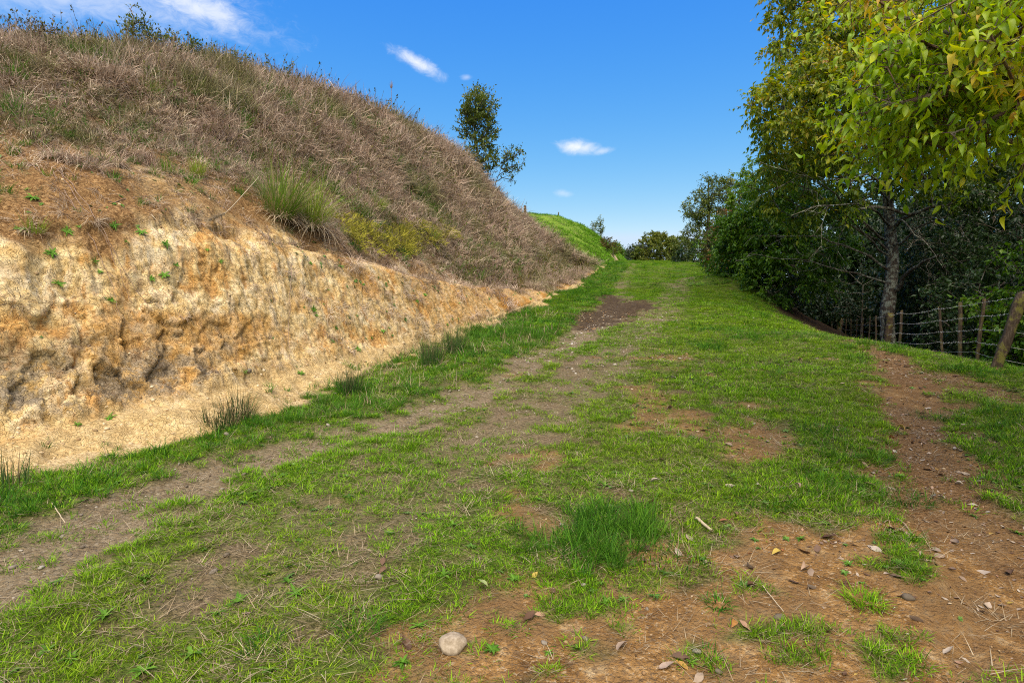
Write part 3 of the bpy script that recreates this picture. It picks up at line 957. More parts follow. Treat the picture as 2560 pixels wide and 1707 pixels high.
C_DEAD = liblist('dead_tuft', M_DRY, [blades(60, 0.11, 0.10, 0.26, 0.006, (0.5, 1.4), (0.8, 2.4), 4, 190 + k) for k in range(4)])
def herb_variant(k, lob=0.0, n=9, Llo=0.04, Lhi=0.09, w=0.20):
    a = leaf_fan(n, Llo, Lhi, w, (0.1, 0.7), 200 + k, lob)
    return np.concatenate(a.V), np.concatenate(a.F[4]), np.concatenate(a.A['tint']), np.concatenate(a.A['hh'])
C_HERB = liblist('herb', M_HERB, [herb_variant(k, 0.25 * (k % 2), 14 + k, 0.012, 0.034, 0.13 + 0.03 * (k % 3)) for k in range(5)])
C_YEL = liblist('creeper', M_YELLOW, [blades(40, 0.16, 0.03, 0.12, 0.012, (0.2, 1.3), (0.0, 0.6), 2, 220 + k, 3.0) for k in range(3)])
C_PAST = liblist('pasture_clump', M_PASTURE, [blades(26, 0.30, 0.10, 0.30, 0.03, (0.2, 1.0), (0.2, 1.0), 2, 240 + k) for k in range(4)])


def sample_ground(n, ylo, yhi, seed, fov=1.02):
    r = np.random.default_rng(seed)
    y = np.sqrt(r.uniform(ylo ** 2, yhi ** 2, n))
    x = r.uniform(-1, 1, n) * (y * fov + 0.6)
    return x, y


UP = np.array([0, 0, 1.0])


def tilted(n, r, s):
    return UP + r.normal(0, s, (n, 3)) * np.array([1, 1, 0])


# turf in four belts, sparser and coarser with distance
P_, S_, Q_, LP_, LS_, LQ_ = [], [], [], [], [], []
for bi, (ylo, yhi, dens, sc) in enumerate([(1.3, 3.4, 1300, 0.85), (3.4, 6.5, 760, 1.0), (6.5, 12, 330, 1.35), (12, 24, 110, 2.1), (24, 64, 24, 3.4)]):
    area = (yhi ** 2 - ylo ** 2) * 1.02
    n = int(area * dens)
    x, y = sample_ground(n, ylo, yhi, 300 + bi)
    k = (x > toe_x(y) - 0.5) & (x < edge_x(y) + 2.5)
    x, y = x[k], y[k]
    z, m = surf_z(x, y)
    r = np.random.default_rng(310 + bi)
    q = r.uniform(0, 1, len(x))
    g = m['grass']
    keep = q < np.clip(g * 1.25 - 0.12, 0, 1) ** 1.3
    lush = keep & (r.uniform(0, 1, len(x)) < m['lush'] * 0.8) & (np.arange(len(x)) % 2 == 0)
    turf = keep & ~(m['lush'] > r.uniform(0.3, 1.2, len(x)))
    s = sc * r.uniform(0.7, 1.35, len(x))
    hz = r.uniform(0.6, 1.1, len(x)) * (0.75 + 0.5 * np.clip(fbm(x * 1.2, y * 1.2, 0, 2, 320) + 0.4, 0, 1))
    hs_ = s * hz * (1.0 if bi < 2 else 0.8 if bi == 2 else 0.55 if bi == 3 else 0.4)
    pt = np.clip(0.38 + 1.4 * fbm(x * 0.75, y * 0.75, 0, 3, 330) + r.normal(0, 0.15, len(x)) + 0.55 * m['rut'] - 0.4 * m['lush'], 0, 1)
    P = np.stack([x, y, z - 0.006], -1)
    P_.append(P[turf]); S_.append(np.stack([s, s, hs_], -1)[turf]); Q_.append(pt[turf])
    LP_.append(P[lush]); ll = s * 0.85
    LS_.append(np.stack([ll, ll, ll * (0.55 + 0.6 * m['lush']) * (1 if bi < 3 else 0.5)], -1)[lush]); LQ_.append(np.clip(0.25 + fbm(x, y, 0, 2, 340), 0, 0.8)[lush])
P_, S_, Q_ = map(np.concatenate, (P_, S_, Q_))
LP_, LS_, LQ_ = map(np.concatenate, (LP_, LS_, LQ_))
print('turf', len(P_), 'lush', len(LP_))
r_ = np.random.default_rng(5)
scatter('grass_cover', P_, tilted(len(P_), r_, 0.12), S_, *C_TURF, Q_, 'short patchy green grass growing over the track', 'grass', 1)
scatter('tall_grass_cover', LP_, tilted(len(LP_), r_, 0.15), LS_, *C_LUSH, LQ_, 'longer lush green grass along the foot of the bank and in tufts', 'grass', 2)

# dead blades lying between
x, y = sample_ground(19000, 1.3, 12, 350)
k = (x > toe_x(y) - 0.1) & (x < edge_x(y) + 1.0)
x, y = x[k], y[k]
z, m = surf_z(x, y)
q = np.random.default_rng(351).uniform(0, 1, len(x))
k = q < np.clip(0.65 - 0.5 * m['bare'] - 0.15 * m['rut'] - 0.6 * m['pale'], 0.05, 1)
scatter('dead_grass_litter', np.stack([x, y, z + 0.004], -1)[k], tilted(k.sum(), r_, 0.1), 0.9 * r_.uniform(0.6, 1.4, k.sum()), *C_THATCH, None,
        'dry straw lying flat between the grass blades', 'dead grass', 3)

# standing dead blades among the long grass by the bank
x, y = sample_ground(9000, 2.0, 16, 355)
k = (x > toe_x(y) - 0.1) & (x < toe_x(y) + 2.0)
x, y = x[k], y[k]
z, m = surf_z(x, y)
k = np.random.default_rng(356).uniform(0, 1, len(x)) < m['strip'] * (1 - 0.85 * sst(y, 8, 13)) * np.clip(0.5 + 1.5 * fbm(x * 1.3, y * 1.3, 0, 3, 357), 0, 1)
C_STANDDRY = liblist('standing_dry', M_THATCH, [blades(14, 0.09, 0.06, 0.2, 0.0045, (0.2, 1.45), (0.0, 1.3), 4, 150 + q) for q in range(4)])
scatter('dry_strip_grass', np.stack([x, y, z], -1)[k], tilted(k.sum(), r_, 0.2), np.clip(y[k] / 6, 0.8, 1.8) * r_.uniform(0.6, 1.3, k.sum()), *C_STANDDRY, None,
        'bleached dead grass mixed into the long grass by the bank', 'dead grass', 6)

# small broad leaved weeds in the turf
x, y = sample_ground(16000, 1.4, 12, 360)
k = (x > toe_x(y) + 0.0) & (x < edge_x(y) + 0.5)
x, y = x[k], y[k]
z, m = surf_z(x, y)
q = np.random.default_rng(361).uniform(0, 1, len(x))
k = q < (0.55 * m['grass'] + 0.08 * m['bare']) * (1 - m['rut']) * np.clip(0.5 + 2 * fbm(x * 1.5, y * 1.5, 0, 2, 362), 0, 1)
scatter('ground_weeds', np.stack([x, y, z], -1)[k], tilted(k.sum(), r_, 0.15), r_.uniform(0.6, 1.5, k.sum()), *C_HERB, r_.uniform(0, 0.8, k.sum()),
        'tiny broad leaved weeds mixed into the short turf', 'weeds', 4)


# ---- hillside
def sample_bank(n, seed, power=1.25):
    r = np.random.default_rng(seed)
    c = 0.25 * (BP[:-1, :-1] + BP[1:, :-1] + BP[:-1, 1:] + BP[1:, 1:])
    ar = np.linalg.norm(np.cross(BP[1:, :-1] - BP[:-1, :-1], BP[:-1, 1:] - BP[:-1, :-1]), axis=-1)
    dist = np.linalg.norm(c - EYE, axis=-1)
    w = ar / dist ** power
    uu, vv, ff = project(c)
    w *= (ff > 0.3) & (uu > -160) & (uu < 1100) & (BT[:-1, :-1] < 0.975)
    w = (w / w.sum()).ravel()
    k = r.choice(len(w), n, p=w)
    i, j = np.unravel_index(k, ar.shape)
    a, b = r.uniform(0, 1, n), r.uniform(0, 1, n)
    y = ys[i] + a * (ys[i + 1] - ys[i]); t = ts[j] + b * (ts[j + 1] - ts[j])
    P, Nn = bank_at(y, t)
    veg = vegm[i, j]
    return P, Nn, y, t, veg, np.linalg.norm(P - EYE, axis=-1), r


P, Nn, y, t, veg, dist, r = sample_bank(64000, 400)
cover = veg * np.clip(0.56 + 1.5 * fbm(P[:, 0] * 1.1, P[:, 1] * 1.1, P[:, 2] * 1.1, 3, 401), 0.12, 1)
cover = np.maximum(cover, 0.07 * sst(t, 0.44, 0.47))
lipf = sst(t, 0.385, 0.41) * (1 - sst(t, 0.45, 0.48))
cover = np.maximum(cover, lipf * (0.25 + 0.6 * sst(y, 6.2, 7.5)) * sst(fbm(y * 1.3, t * 3, 0, 3, 405), -0.2, 0.3))
k = r.uniform(0, 1, len(P)) < cover
P, Nn, y, t, dist, veg = P[k], Nn[k], y[k], t[k], dist[k], veg[k]
n = len(P)
s = np.clip(dist / 9.5, 0.75, 2.8) * r.uniform(0.6, 1.25, n) * (0.55 + 0.45 * sst(t, 0.45, 0.7))
hz = s * np.where(dist > 14, 0.72, 0.95) * (0.72 + 0.5 * sst(t, 0.6, 0.85)) * 0.8 * np.clip(0.95 + 1.5 * fbm(P[:, 0] * 0.7, P[:, 1] * 0.7, P[:, 2] * 0.7, 3, 403), 0.3, 1.5)
pt = np.clip(sst(fbm(P[:, 0] * 0.8, P[:, 1] * 0.8, P[:, 2] * 0.8, 3, 402), 0.05, 0.45) * 0.8 + r.normal(0.06, 0.14, n), 0, 1)
scatter('dry_grass_cover', P - Nn * 0.02, Nn * 0.4 + UP * 0.75 + r.normal(0, 0.48, (n, 3)), np.stack([s, s, hz], -1), *C_DRY, pt,
        'dry tan and pinkish grass matted over the upper hillside', 'dry grass', 11)
print('dry', n)
P, Nn, y, t, veg, dist, r = sample_bank(9000, 410)
k = (veg > 0.5) & (r.uniform(0, 1, len(P)) < 0.15 + 0.2 * sst(t, 0.75, 0.9))
P, Nn, dist = P[k], Nn[k], dist[k]
s = np.clip(dist / 14, 0.7, 1.5) * r.uniform(0.55, 1.1, len(P))
scatter('dry_stalks', P - Nn * 0.02, Nn * 0.35 + UP + r.normal(0, 0.3, (len(P), 3)), s, *C_STALK, r.uniform(0, 0.25, len(P)),
        'thin dead grass stalks standing above the matted hill grass', 'dry grass', 12)
# green growth and small leaves among the dry grass
P, Nn, y, t, veg, dist, r = sample_bank(13000, 420)
q = sst(fbm(P[:, 0] * 0.55 + 7, P[:, 1] * 0.55, P[:, 2] * 0.55, 3, 421), 0.02, 0.4)
k = (t > 0.44) & (r.uniform(0, 1, len(P)) < 0.14 + 0.8 * q * veg + 0.10 * (t < 0.6))
P, Nn, dist, q = P[k], Nn[k], dist[k], q[k]
s = np.clip(dist / 8, 0.7, 2.4) * r.uniform(0.6, 1.2, len(P))
scatter('hill_green_grass', P - Nn * 0.01, Nn * 0.5 + UP + r.normal(0, 0.2, (len(P), 3)), s, *C_LUSH, r.uniform(0.1, 1, len(P)),
        'green grass tufts growing through the dry hill grass', 'grass', 13)
P, Nn, y, t, veg, dist, r = sample_bank(5200, 430)
k = ((t > 0.43) & (t < 0.72) & (r.uniform(0, 1, len(P)) < 0.42)) | ((t > 0.15) & (t < 0.43) & (r.uniform(0, 1, len(P)) < 0.05 + 0.3 * sst(y, 6.5, 9)))
P, Nn, dist = P[k], Nn[k], dist[k]
s = np.clip(dist / 7, 0.8, 2.0) * r.uniform(0.5, 1.25, len(P))
scatter('hill_weeds', P, Nn + UP * 0.4 + r.normal(0, 0.2, (len(P), 3)), s, *C_HERB, r.uniform(0, 1, len(P)),
        'small green weeds dotted over the bare soil of the bank', 'weeds', 14)
P, Nn, y, t, veg, dist, r = sample_bank(7500, 440)
k = ((t > 0.42) & (t < 0.70) & (r.uniform(0, 1, len(P)) < 0.55)) | ((t > 0.14) & (t < 0.43) & (r.uniform(0, 1, len(P)) < 0.03 + 0.3 * sst(y, 6.8, 8.5) + 0.25 * (t > 0.34) * (y > 6)))
P, Nn, dist = P[k], Nn[k], dist[k]
s = np.clip(dist / 8, 0.7, 2.0) * r.uniform(0.35, 1.0, len(P))
scatter('dead_tuft_cover', P - Nn * 0.01, Nn * 0.8 + UP * 0.4 + r.normal(0, 0.2, (len(P), 3)), s, *C_DEAD, r.uniform(0, 0.3, len(P)),
        'withered brown tufts clinging to the bank', 'dry grass', 15)
# grass creeping up onto the foot of the bank
P, Nn, y, t, veg, dist, r = sample_bank(16000, 445)
q = sst(fbm(P[:, 0] * 1.6, P[:, 1] * 1.6, 0, 3, 446), 0.0, 0.35)
k = (t > 0.02) & (t < 0.13) & (r.uniform(0, 1, len(P)) < np.interp(t, [0.02, 0.055, 0.09, 0.13], [1.0, 0.8, 0.25, 0.04]) * (0.06 + q))
P, Nn, dist = P[k], Nn[k], dist[k]
s = np.clip(dist / 7, 0.7, 1.5) * r.uniform(0.5, 1.1, len(P))
half = np.arange(len(P)) % 3 > 0
scatter('foot_grass', P[half] - Nn[half] * 0.01, UP + r.normal(0, 0.2, (half.sum(), 3)), s[half], *C_LUSH, r.uniform(0.1, 1, half.sum()), 'ragged green grass creeping onto the sandy foot of the bank', 'grass', 19)
scatter('foot_dead_grass', P[~half], UP + r.normal(0, 0.3, ((~half).sum(), 3)), s[~half] * 0.9, *C_STANDDRY, None, 'dead grass tufts scattered on the sandy foot of the bank', 'dead grass', 20)
# yellow creeping plants hanging over the lip
P, Nn, y, t, veg, dist, r = sample_bank(26000, 450, 0.6)
u, v, f = project(P)
ell = np.minimum(((u - 372) / 40) ** 2 + ((v - 238 - (u - 372) * 0.25) / 20) ** 2, ((u - 420) / 36) ** 2 + ((v - 236) / 12) ** 2)
k = (ell + 0.8 * fbm(P[:, 0] * 2, P[:, 1] * 2, P[:, 2] * 2, 2, 451) < 0.75) & (t > 0.40) & (t < 0.75)
P, Nn = P[k][:420], Nn[k][:420]
scatter('yellow_creeper_cover', P + Nn * 0.12, Nn + UP * 0.3 + r.normal(0, 0.3, (len(P), 3)), r.uniform(0.6, 1.3, len(P)), *C_YEL, None,
        'yellow green creeping plant spilling over the lip of the bank', 'ground cover', 16)

# leafy sprigs of bramble and weeds through the dry grass, thickest along the skyline
def sprig(seed, h=0.5, nl=26):
    r = np.random.default_rng(seed)
    acc = Acc()
    for q in range(3):
        d = unit(np.array([r.normal(0, 0.35), r.normal(0, 0.35), 1.0])); L = h * r.uniform(0.5, 1.1)
        s = np.linspace(0, 1, 5)[:, None]
        P = d * L * s + np.array([r.normal(0, 0.1), r.normal(0, 0.1), 0]) * s ** 2
        V, F = tube(P, 0.0045 * (1 - 0.6 * s[:, 0]), 3)
        tri = np.concatenate([F[:, :3], F[:, [0, 2, 3]]])
        acc.add(V, tri, tint=0.9, hh=0.0)
        for k in range(nl // 3):
            t = r.uniform(0.25, 1.0)
            c = d * L * t + (P[-1] - d * L) * t ** 2
            a = unit(r.normal(0, 1, 3) + np.array([0, 0, 0.4])); n_ = unit(np.cross(a, r.normal(0, 1, 3))); b_ = np.cross(a, n_)
            ll = r.uniform(0.02, 0.05)
            V = c + ll * np.array([[0, 0, 0], [0.3, 0.5, 0.06], [0, 1, 0], [-0.3, 0.5, 0.06]]) @ np.stack([b_, a, n_])
            acc.add(V, np.array([[0, 1, 2], [0, 2, 3]]), tint=r.uniform(0, 1), hh=1.0)
    return np.concatenate(acc.V), np.concatenate(acc.F[3]), np.concatenate(acc.A['tint']), np.concatenate(acc.A['hh'])


M_SPRIG = blade_mat('sprig_leaves', [(0.0, (0.03, 0.04, 0.012)), (0.4, (0.075, 0.085, 0.02)), (0.75, (0.15, 0.11, 0.03)), (1.0, (0.22, 0.10, 0.05))],
                    [(0.0, (0.04, 0.07, 0.012)), (0.6, (0.11, 0.16, 0.02)), (1.0, (0.20, 0.22, 0.03))], transf=0.3)
C_SPRIG = liblist('sprig', M_SPRIG, [sprig(260 + k) for k in range(5)])
P, Nn, y, t, veg, dist, r = sample_bank(9000, 455)
k = (veg > 0.3) & (r.uniform(0, 1, len(P)) < 0.22 + 0.65 * sst(t, 0.80, 0.88) * sst(fbm(P[:, 0] * 0.6, P[:, 1] * 0.6, 0, 2, 456), -0.25, 0.2))
P, Nn, dist, t = P[k], Nn[k], dist[k], t[k]
s = np.clip(dist / 13, 0.6, 1.7) * r.uniform(0.5, 1.25, len(P))
scatter('bramble_sprigs', P - Nn * 0.02, Nn * 0.2 + UP + r.normal(0, 0.2, (len(P), 3)), s, *C_SPRIG, r.uniform(0, 0.6, len(P)),
        'small dark leafy sprigs rising through the dry grass and along the skyline', 'brambles', 18)
print('sprigs', len(P))

# ---- far pasture
r = np.random.default_rng(460)
n = 9000
i = r.integers(0, HP.shape[0], n); j = r.integers(10, 115, n)
k = clayh[i, j] < 0.3
P = HP[i, j][k] + np.stack([r.uniform(-0.15, 0.15, k.sum()), r.uniform(-0.15, 0.15, k.sum()), np.zeros(k.sum())], -1)
pn = fbm(P[:, 0] * 0.5, P[:, 1] * 0.5, 0, 3, 461)
kk = pn + r.normal(0, 0.2, len(P)) > -0.25
P = P[kk]
scatter('hill_pasture_cover', P, HN[i, j][k][kk] + UP, r.uniform(0.5, 1.1, len(P)), *C_PAST, None,
        'grazed green pasture tufts on the far hill', 'grass', 17)

# ---- crumbs of earth and grit, dead leaves too many to count
def pebble_mesh(seed, flat=0.6):
    r = np.random.default_rng(seed)
    a = (1 + 5 ** 0.5) / 2
    V = unit(np.array([[-1, a, 0], [1, a, 0], [-1, -a, 0], [1, -a, 0], [0, -1, a], [0, 1, a], [0, -1, -a], [0, 1, -a], [a, 0, -1], [a, 0, 1], [-a, 0, -1], [-a, 0, 1]], float))
    F = np.array([[0, 11, 5], [0, 5, 1], [0, 1, 7], [0, 7, 10], [0, 10, 11], [1, 5, 9], [5, 11, 4], [11, 10, 2], [10, 7, 6], [7, 1, 8], [3, 9, 4], [3, 4, 2], [3, 2, 6], [3, 6, 8], [3, 8, 9], [4, 9, 5], [2, 4, 11], [6, 2, 10], [8, 6, 7], [9, 8, 1]])
    V = V * r.uniform(0.65, 1.25, (12, 1)) * np.array([1.0, r.uniform(0.6, 1.0), flat])
    return V, F


def grit_mat(name, stops):
    m, T = new_mat(name)
    rnd = T.n('ShaderNodeObjectInfo').outputs['Random']
    tc = T.n('ShaderNodeTexCoord').outputs['Object']
    c = T.ramp(rnd, stops)
    c = T.mix(T.math('MULTIPLY', T.noise(tc, 3.0, 3, 0.6), 0.6), c, (0.12, 0.09, 0.06), 'MULTIPLY')
    return finish(m, T, c, 0.9, None, 0.15)


M_GRIT = grit_mat('grit', [(0.0, (0.14, 0.11, 0.08)), (0.4, (0.26, 0.22, 0.17)), (0.8, (0.42, 0.37, 0.30)), (1.0, (0.58, 0.54, 0.48))])
M_CLOD = grit_mat('clay_crumbs', [(0.0, (0.30, 0.19, 0.09)), (0.5, (0.55, 0.40, 0.22)), (1.0, (0.76, 0.63, 0.43))])
M_SOILC = grit_mat('soil_crumbs', [(0.0, (0.10, 0.06, 0.03)), (0.5, (0.27, 0.16, 0.075)), (0.85, (0.42, 0.28, 0.14)), (1.0, (0.60, 0.50, 0.36))])


def lib_rock(prefix, mat, n):
    vs = []
    for k in range(n):
        V, F = pebble_mesh(700 + k, 0.55)
        vs.append((V, F, np.zeros(len(V)), np.zeros(len(V))))
    return liblist(prefix, mat, vs)


C_GRIT, C_CLOD, C_SOIL = lib_rock('grit_stone', M_GRIT, 4), lib_rock('clay_crumb', M_CLOD, 4), lib_rock('soil_crumb', M_SOILC, 4)
x, y = sample_ground(70000, 1.3, 16, 600)
k = (x > toe_x(y) - 0.35) & (x < edge_x(y) + 1.0)
x, y = x[k], y[k]
z, m = surf_z(x, y)
r = np.random.default_rng(601)
q = r.uniform(0, 1, len(x))
P = np.stack([x, y, z], -1)
sz = 0.0035 * np.exp(r.normal(0, 0.55, len(x))) * np.clip(y / 3.0, 0.8, 3.0)
for nm, cc, kk, lb in (('gravel', C_GRIT, q < 0.8 * m['rut'] + 0.12 * m['bare'] + 0.05 * m['grass'], 'grey grit and small gravel in the wheel rut'),
                       ('clay_crumbs', C_CLOD, (q > 0.3) & (m['pale'] > 0.35), 'pale crumbs of clay fallen along the foot of the bank'),
                       ('soil_crumbs', C_SOIL, (q > 0.55) & (m['bare'] + 0.8 * m['path'] + 0.9 * m['mud'] > 0.45), 'crumbs of brown and orange soil on the bare ground')):
    scatter(nm, P[kk] + UP * 0.001, tilted(kk.sum(), r, 0.3), sz[kk], *cc, None, lb, 'soil', 610 + len(nm))
P, Nn, yb, tb, veg, dist, r = sample_bank(16000, 620)
k = (tb > 0.03) & ((tb < 0.15) | ((tb > 0.42) & (tb < 0.6) & (r.uniform(0, 1, len(P)) < 0.35)) | ((tb < 0.42) & (r.uniform(0, 1, len(P)) < 0.10)))
P, Nn, dist = P[k], Nn[k], dist[k]
scatter('bank_clods', P, Nn + r.normal(0, 0.3, (len(P), 3)), np.clip(0.0075 * np.exp(r.normal(0, 0.6, len(P))) * np.clip(dist / 6, 0.8, 2), 0, 0.022), *C_CLOD, None, 'loose clay clods lying on the bank', 'soil', 621)


def curl_leaf(seed, tmpl=None):
    """a dead leaf: curled and cupped"""
    r = np.random.default_rng(seed)
    V, F = leaf_tmpl()
    V = V.copy()
    V[:, 1] -= 0.5
    cup, cur, tw = r.uniform(-0.2, 1.5), r.uniform(-0.7, 0.9), r.uniform(-0.5, 0.5)
    V[:, 2] = np.abs(V[:, 0]) * cup + cur * V[:, 1] ** 2 + tw * V[:, 0] * V[:, 1] * 2 + r.normal(0, 0.02, len(V))
    V[:, 2] -= V[:, 2].min()
    return V, F


def leaf_tmpl():
    s_ = np.array([0.0, 0.10, 0.30, 0.52, 0.76, 1.0]); w_ = np.array([0.0, 0.10, 0.22, 0.235, 0.14, 0.0])
    V = [[0, a, 0] for a in s_] + [[b, a, 0] for a, b in zip(s_[1:5], w_[1:5])] + [[-b, a, 0] for a, b in zip(s_[1:5], w_[1:5])]
    tri = [[0, 6, 1], [0, 1, 10], [9, 5, 4], [4, 5, 13]]
    for i in range(3):
        tri += [[1 + i, 6 + i, 7 + i], [1 + i, 7 + i, 2 + i], [10 + i, 1 + i, 2 + i], [10 + i, 2 + i, 11 + i]]
    return np.array(V, float), np.array(tri)


def deadleaf_mat(name, stops, rough=0.7):
    m, T = new_mat(name)
    rnd = T.n('ShaderNodeObjectInfo').outputs['Random']
    tc = T.n('ShaderNodeTexCoord').outputs['Object']
    c = T.ramp(rnd, stops)
    c = T.mix(T.math('MULTIPLY', T.noise(tc, 4.0, 3, 0.6), 0.5), c, (0.10, 0.06, 0.035))
    return finish(m, T, c, rough, None, 0.25, trans=c, transf=0.15)


M_DEADLEAF = deadleaf_mat('dead_leaf', [(0.0, (0.10, 0.05, 0.028)), (0.3, (0.22, 0.135, 0.085)), (0.6, (0.40, 0.31, 0.23)), (0.85, (0.54, 0.47, 0.38)), (0.97, (0.38, 0.14, 0.04)), (1.0, (0.55, 0.42, 0.08))])
C_LIT = liblist('litter_leaf', M_DEADLEAF, [(*curl_leaf(720 + k), np.zeros(14), np.zeros(14)) for k in range(6)])
xa, ya = sample_ground(20000, 1.3, 5.5, 634)
x, y = sample_ground(44000, 5.5, 17, 630)
x, y = np.concatenate([xa, x]), np.concatenate([ya, y])
k = (x > toe_x(y)) & (x < edge_x(y) + 5)
x, y = x[k], y[k]
z, m = surf_z(x, y)
r = np.random.default_rng(631)
rightw = sst(x - 0.12 * y, 0.0, 2.4)
d = (0.05 + 0.75 * m['bare'] + 1.0 * m['path'] + 0.5 * m['wood'] + 0.14 * m['grass']) * (0.25 + 0.75 * rightw) * rightw * np.clip(0.55 + 1.6 * fbm(x * 1.6, y * 1.6, 0, 3, 632), 0.08, 1.4)
k = r.uniform(0, 1, len(x)) < d
sz = 0.019 * np.exp(r.normal(0, 0.55, k.sum())) * np.clip(y[k] / 6, 1, 2)
scatter('leaf_litter', np.stack([x, y, z + 0.003], -1)[k], tilted(k.sum(), r, 0.3), np.stack([sz, sz, sz * 0.6], -1), *C_LIT, None, 'scraps of dead leaves strewn over the path and bare clay', 'dead leaves', 633)
print('litter', k.sum())
# ------------------------------------------------------------------ trees and shrubs
def bark_mat(name, dark, light, lichen=0.0):
    m, T = new_mat(name)
    tc = T.n('ShaderNodeTexCoord').outputs['Object']
    st = T.vmath('MULTIPLY', tc, (1, 1, 0.25))
    nf = T.noise(st, 24, 4, 0.65)
    c = T.ramp(nf, [(0.3, dark), (0.7, light)])
    if lichen:
        nb = T.noise(tc, 7, 4, 0.65)
        c = T.mix(T.math('MULTIPLY', T.sstep(nb, 0.45, 0.60), lichen), c, T.ramp(nf, [(0.3, (0.22, 0.25, 0.19)), (0.7, (0.48, 0.52, 0.41))]))
    return finish(m, T, c, 0.9, nf, 0.15, 0.02, 1.0)


M_BARK = bark_mat('lichen_bark', (0.03, 0.024, 0.018), (0.12, 0.097, 0.075), 0.55)
M_BARK2 = bark_mat('dark_bark', (0.03, 0.022, 0.016), (0.11, 0.085, 0.06), 0.3)
M_TWIG = bark_mat('reddish_twig', (0.07, 0.04, 0.03), (0.22, 0.14, 0.10), 0.25)


def leaf_mat(name, stops, transf=0.42, rough=0.42, spec=0.35, tcol=1.25):
    m, T = new_mat(name)
    t = T.attr('tint').outputs['Fac']
    c = T.ramp(t, stops)
    tr = T.n('ShaderNodeHueSaturation', Hue=0.49, Saturation=1.1, Value=tcol, Color=c)
    return finish(m, T, c, rough, None, spec, trans=tr, transf=transf)


M_LEAF_A = leaf_mat('olive_leaves', [(0.0, (0.03, 0.075, 0.008)), (0.3, (0.085, 0.16, 0.010)), (0.58, (0.21, 0.27, 0.014)), (0.82, (0.38, 0.33, 0.022)), (0.95, (0.28, 0.15, 0.03)), (1.0, (0.30, 0.10, 0.03))])
M_LEAF_B = leaf_mat('green_leaves', [(0.0, (0.025, 0.075, 0.008)), (0.4, (0.08, 0.185, 0.010)), (0.8, (0.18, 0.28, 0.014)), (1.0, (0.30, 0.25, 0.02))])
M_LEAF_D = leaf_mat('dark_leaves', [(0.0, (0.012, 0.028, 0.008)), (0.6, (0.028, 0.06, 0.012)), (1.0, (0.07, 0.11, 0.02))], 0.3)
M_LEAF_C = leaf_mat('grey_leaves', [(0.0, (0.03, 0.06, 0.010)), (0.45, (0.115, 0.155, 0.02)), (0.85, (0.26, 0.24, 0.035)), (1.0, (0.30, 0.16, 0.05))], 0.3)
M_LEAF_R = leaf_mat('rusty_leaves', [(0.0, (0.03, 0.04, 0.01)), (0.5, (0.09, 0.09, 0.015)), (0.8, (0.22, 0.11, 0.025)), (1.0, (0.33, 0.07, 0.025))], 0.35)
M_LEAF_E = leaf_mat('near_leaves', [(0.0, (0.10, 0.22, 0.012)), (0.35, (0.25, 0.40, 0.014)), (0.7, (0.40, 0.50, 0.016)), (0.9, (0.55, 0.47, 0.025)), (1.0, (0.58, 0.34, 0.03))], 0.5, 0.38, 0.4, 1.25)

# leaf outlines: unit length along +Y, normal +Z
LEAF_LO = (np.array([[0, 0, 0], [0.25, 0.42, 0.07], [0, 1, -0.16], [-0.25, 0.42, 0.07]]), np.array([[0, 1, 2], [0, 2, 3]]))
_s = np.array([0.0, 0.08, 0.28, 0.52, 0.76, 1.0])
_w = np.array([0.0, 0.05, 0.19, 0.205, 0.12, 0.0])
_z = np.array([0.0, 0.06, 0.12, 0.05, -0.18, -0.52])


def leaf_hi(curl=1.0):
    V = [[0, s_, z_ * curl] for s_, z_ in zip(_s, _z)] + [[w_, s_, z_ * curl + 0.55 * w_] for s_, w_, z_ in zip(_s[1:5], _w[1:5], _z[1:5])] + [[-w_, s_, z_ * curl + 0.55 * w_] for s_, w_, z_ in zip(_s[1:5], _w[1:5], _z[1:5])]
    F = [[0, 6, 1, 1], [0, 1, 10, 10]]
    tri = [[0, 6, 1], [0, 1, 10], [9, 5, 4], [4, 5, 13]]
    q = []
    for i in range(3):
        q += [[1 + i, 6 + i, 7 + i, 2 + i], [10 + i, 1 + i, 2 + i, 11 + i]]
    for a, b, c, d in q:
        tri += [[a, b, c], [a, c, d]]
    return np.array(V), np.array(tri)


LEAF_HI = leaf_hi()


def place_leaves(tmpl, pos, axis, nrm, size, tint):
    V0, F0 = tmpl
    y = unit(axis)
    x = unit(np.cross(y, nrm))
    z = np.cross(x, y)
    s = size[:, None, None]
    V = pos[:, None, :] + s * (V0[None, :, 0:1] * x[:, None] + V0[None, :, 1:2] * y[:, None] + V0[None, :, 2:3] * z[:, None])
    n, m = len(pos), len(V0)
    F = (np.arange(n)[:, None, None] * m + F0[None]).reshape(-1, F0.shape[1])
    return V.reshape(-1, 3), F, np.repeat(tint, m)


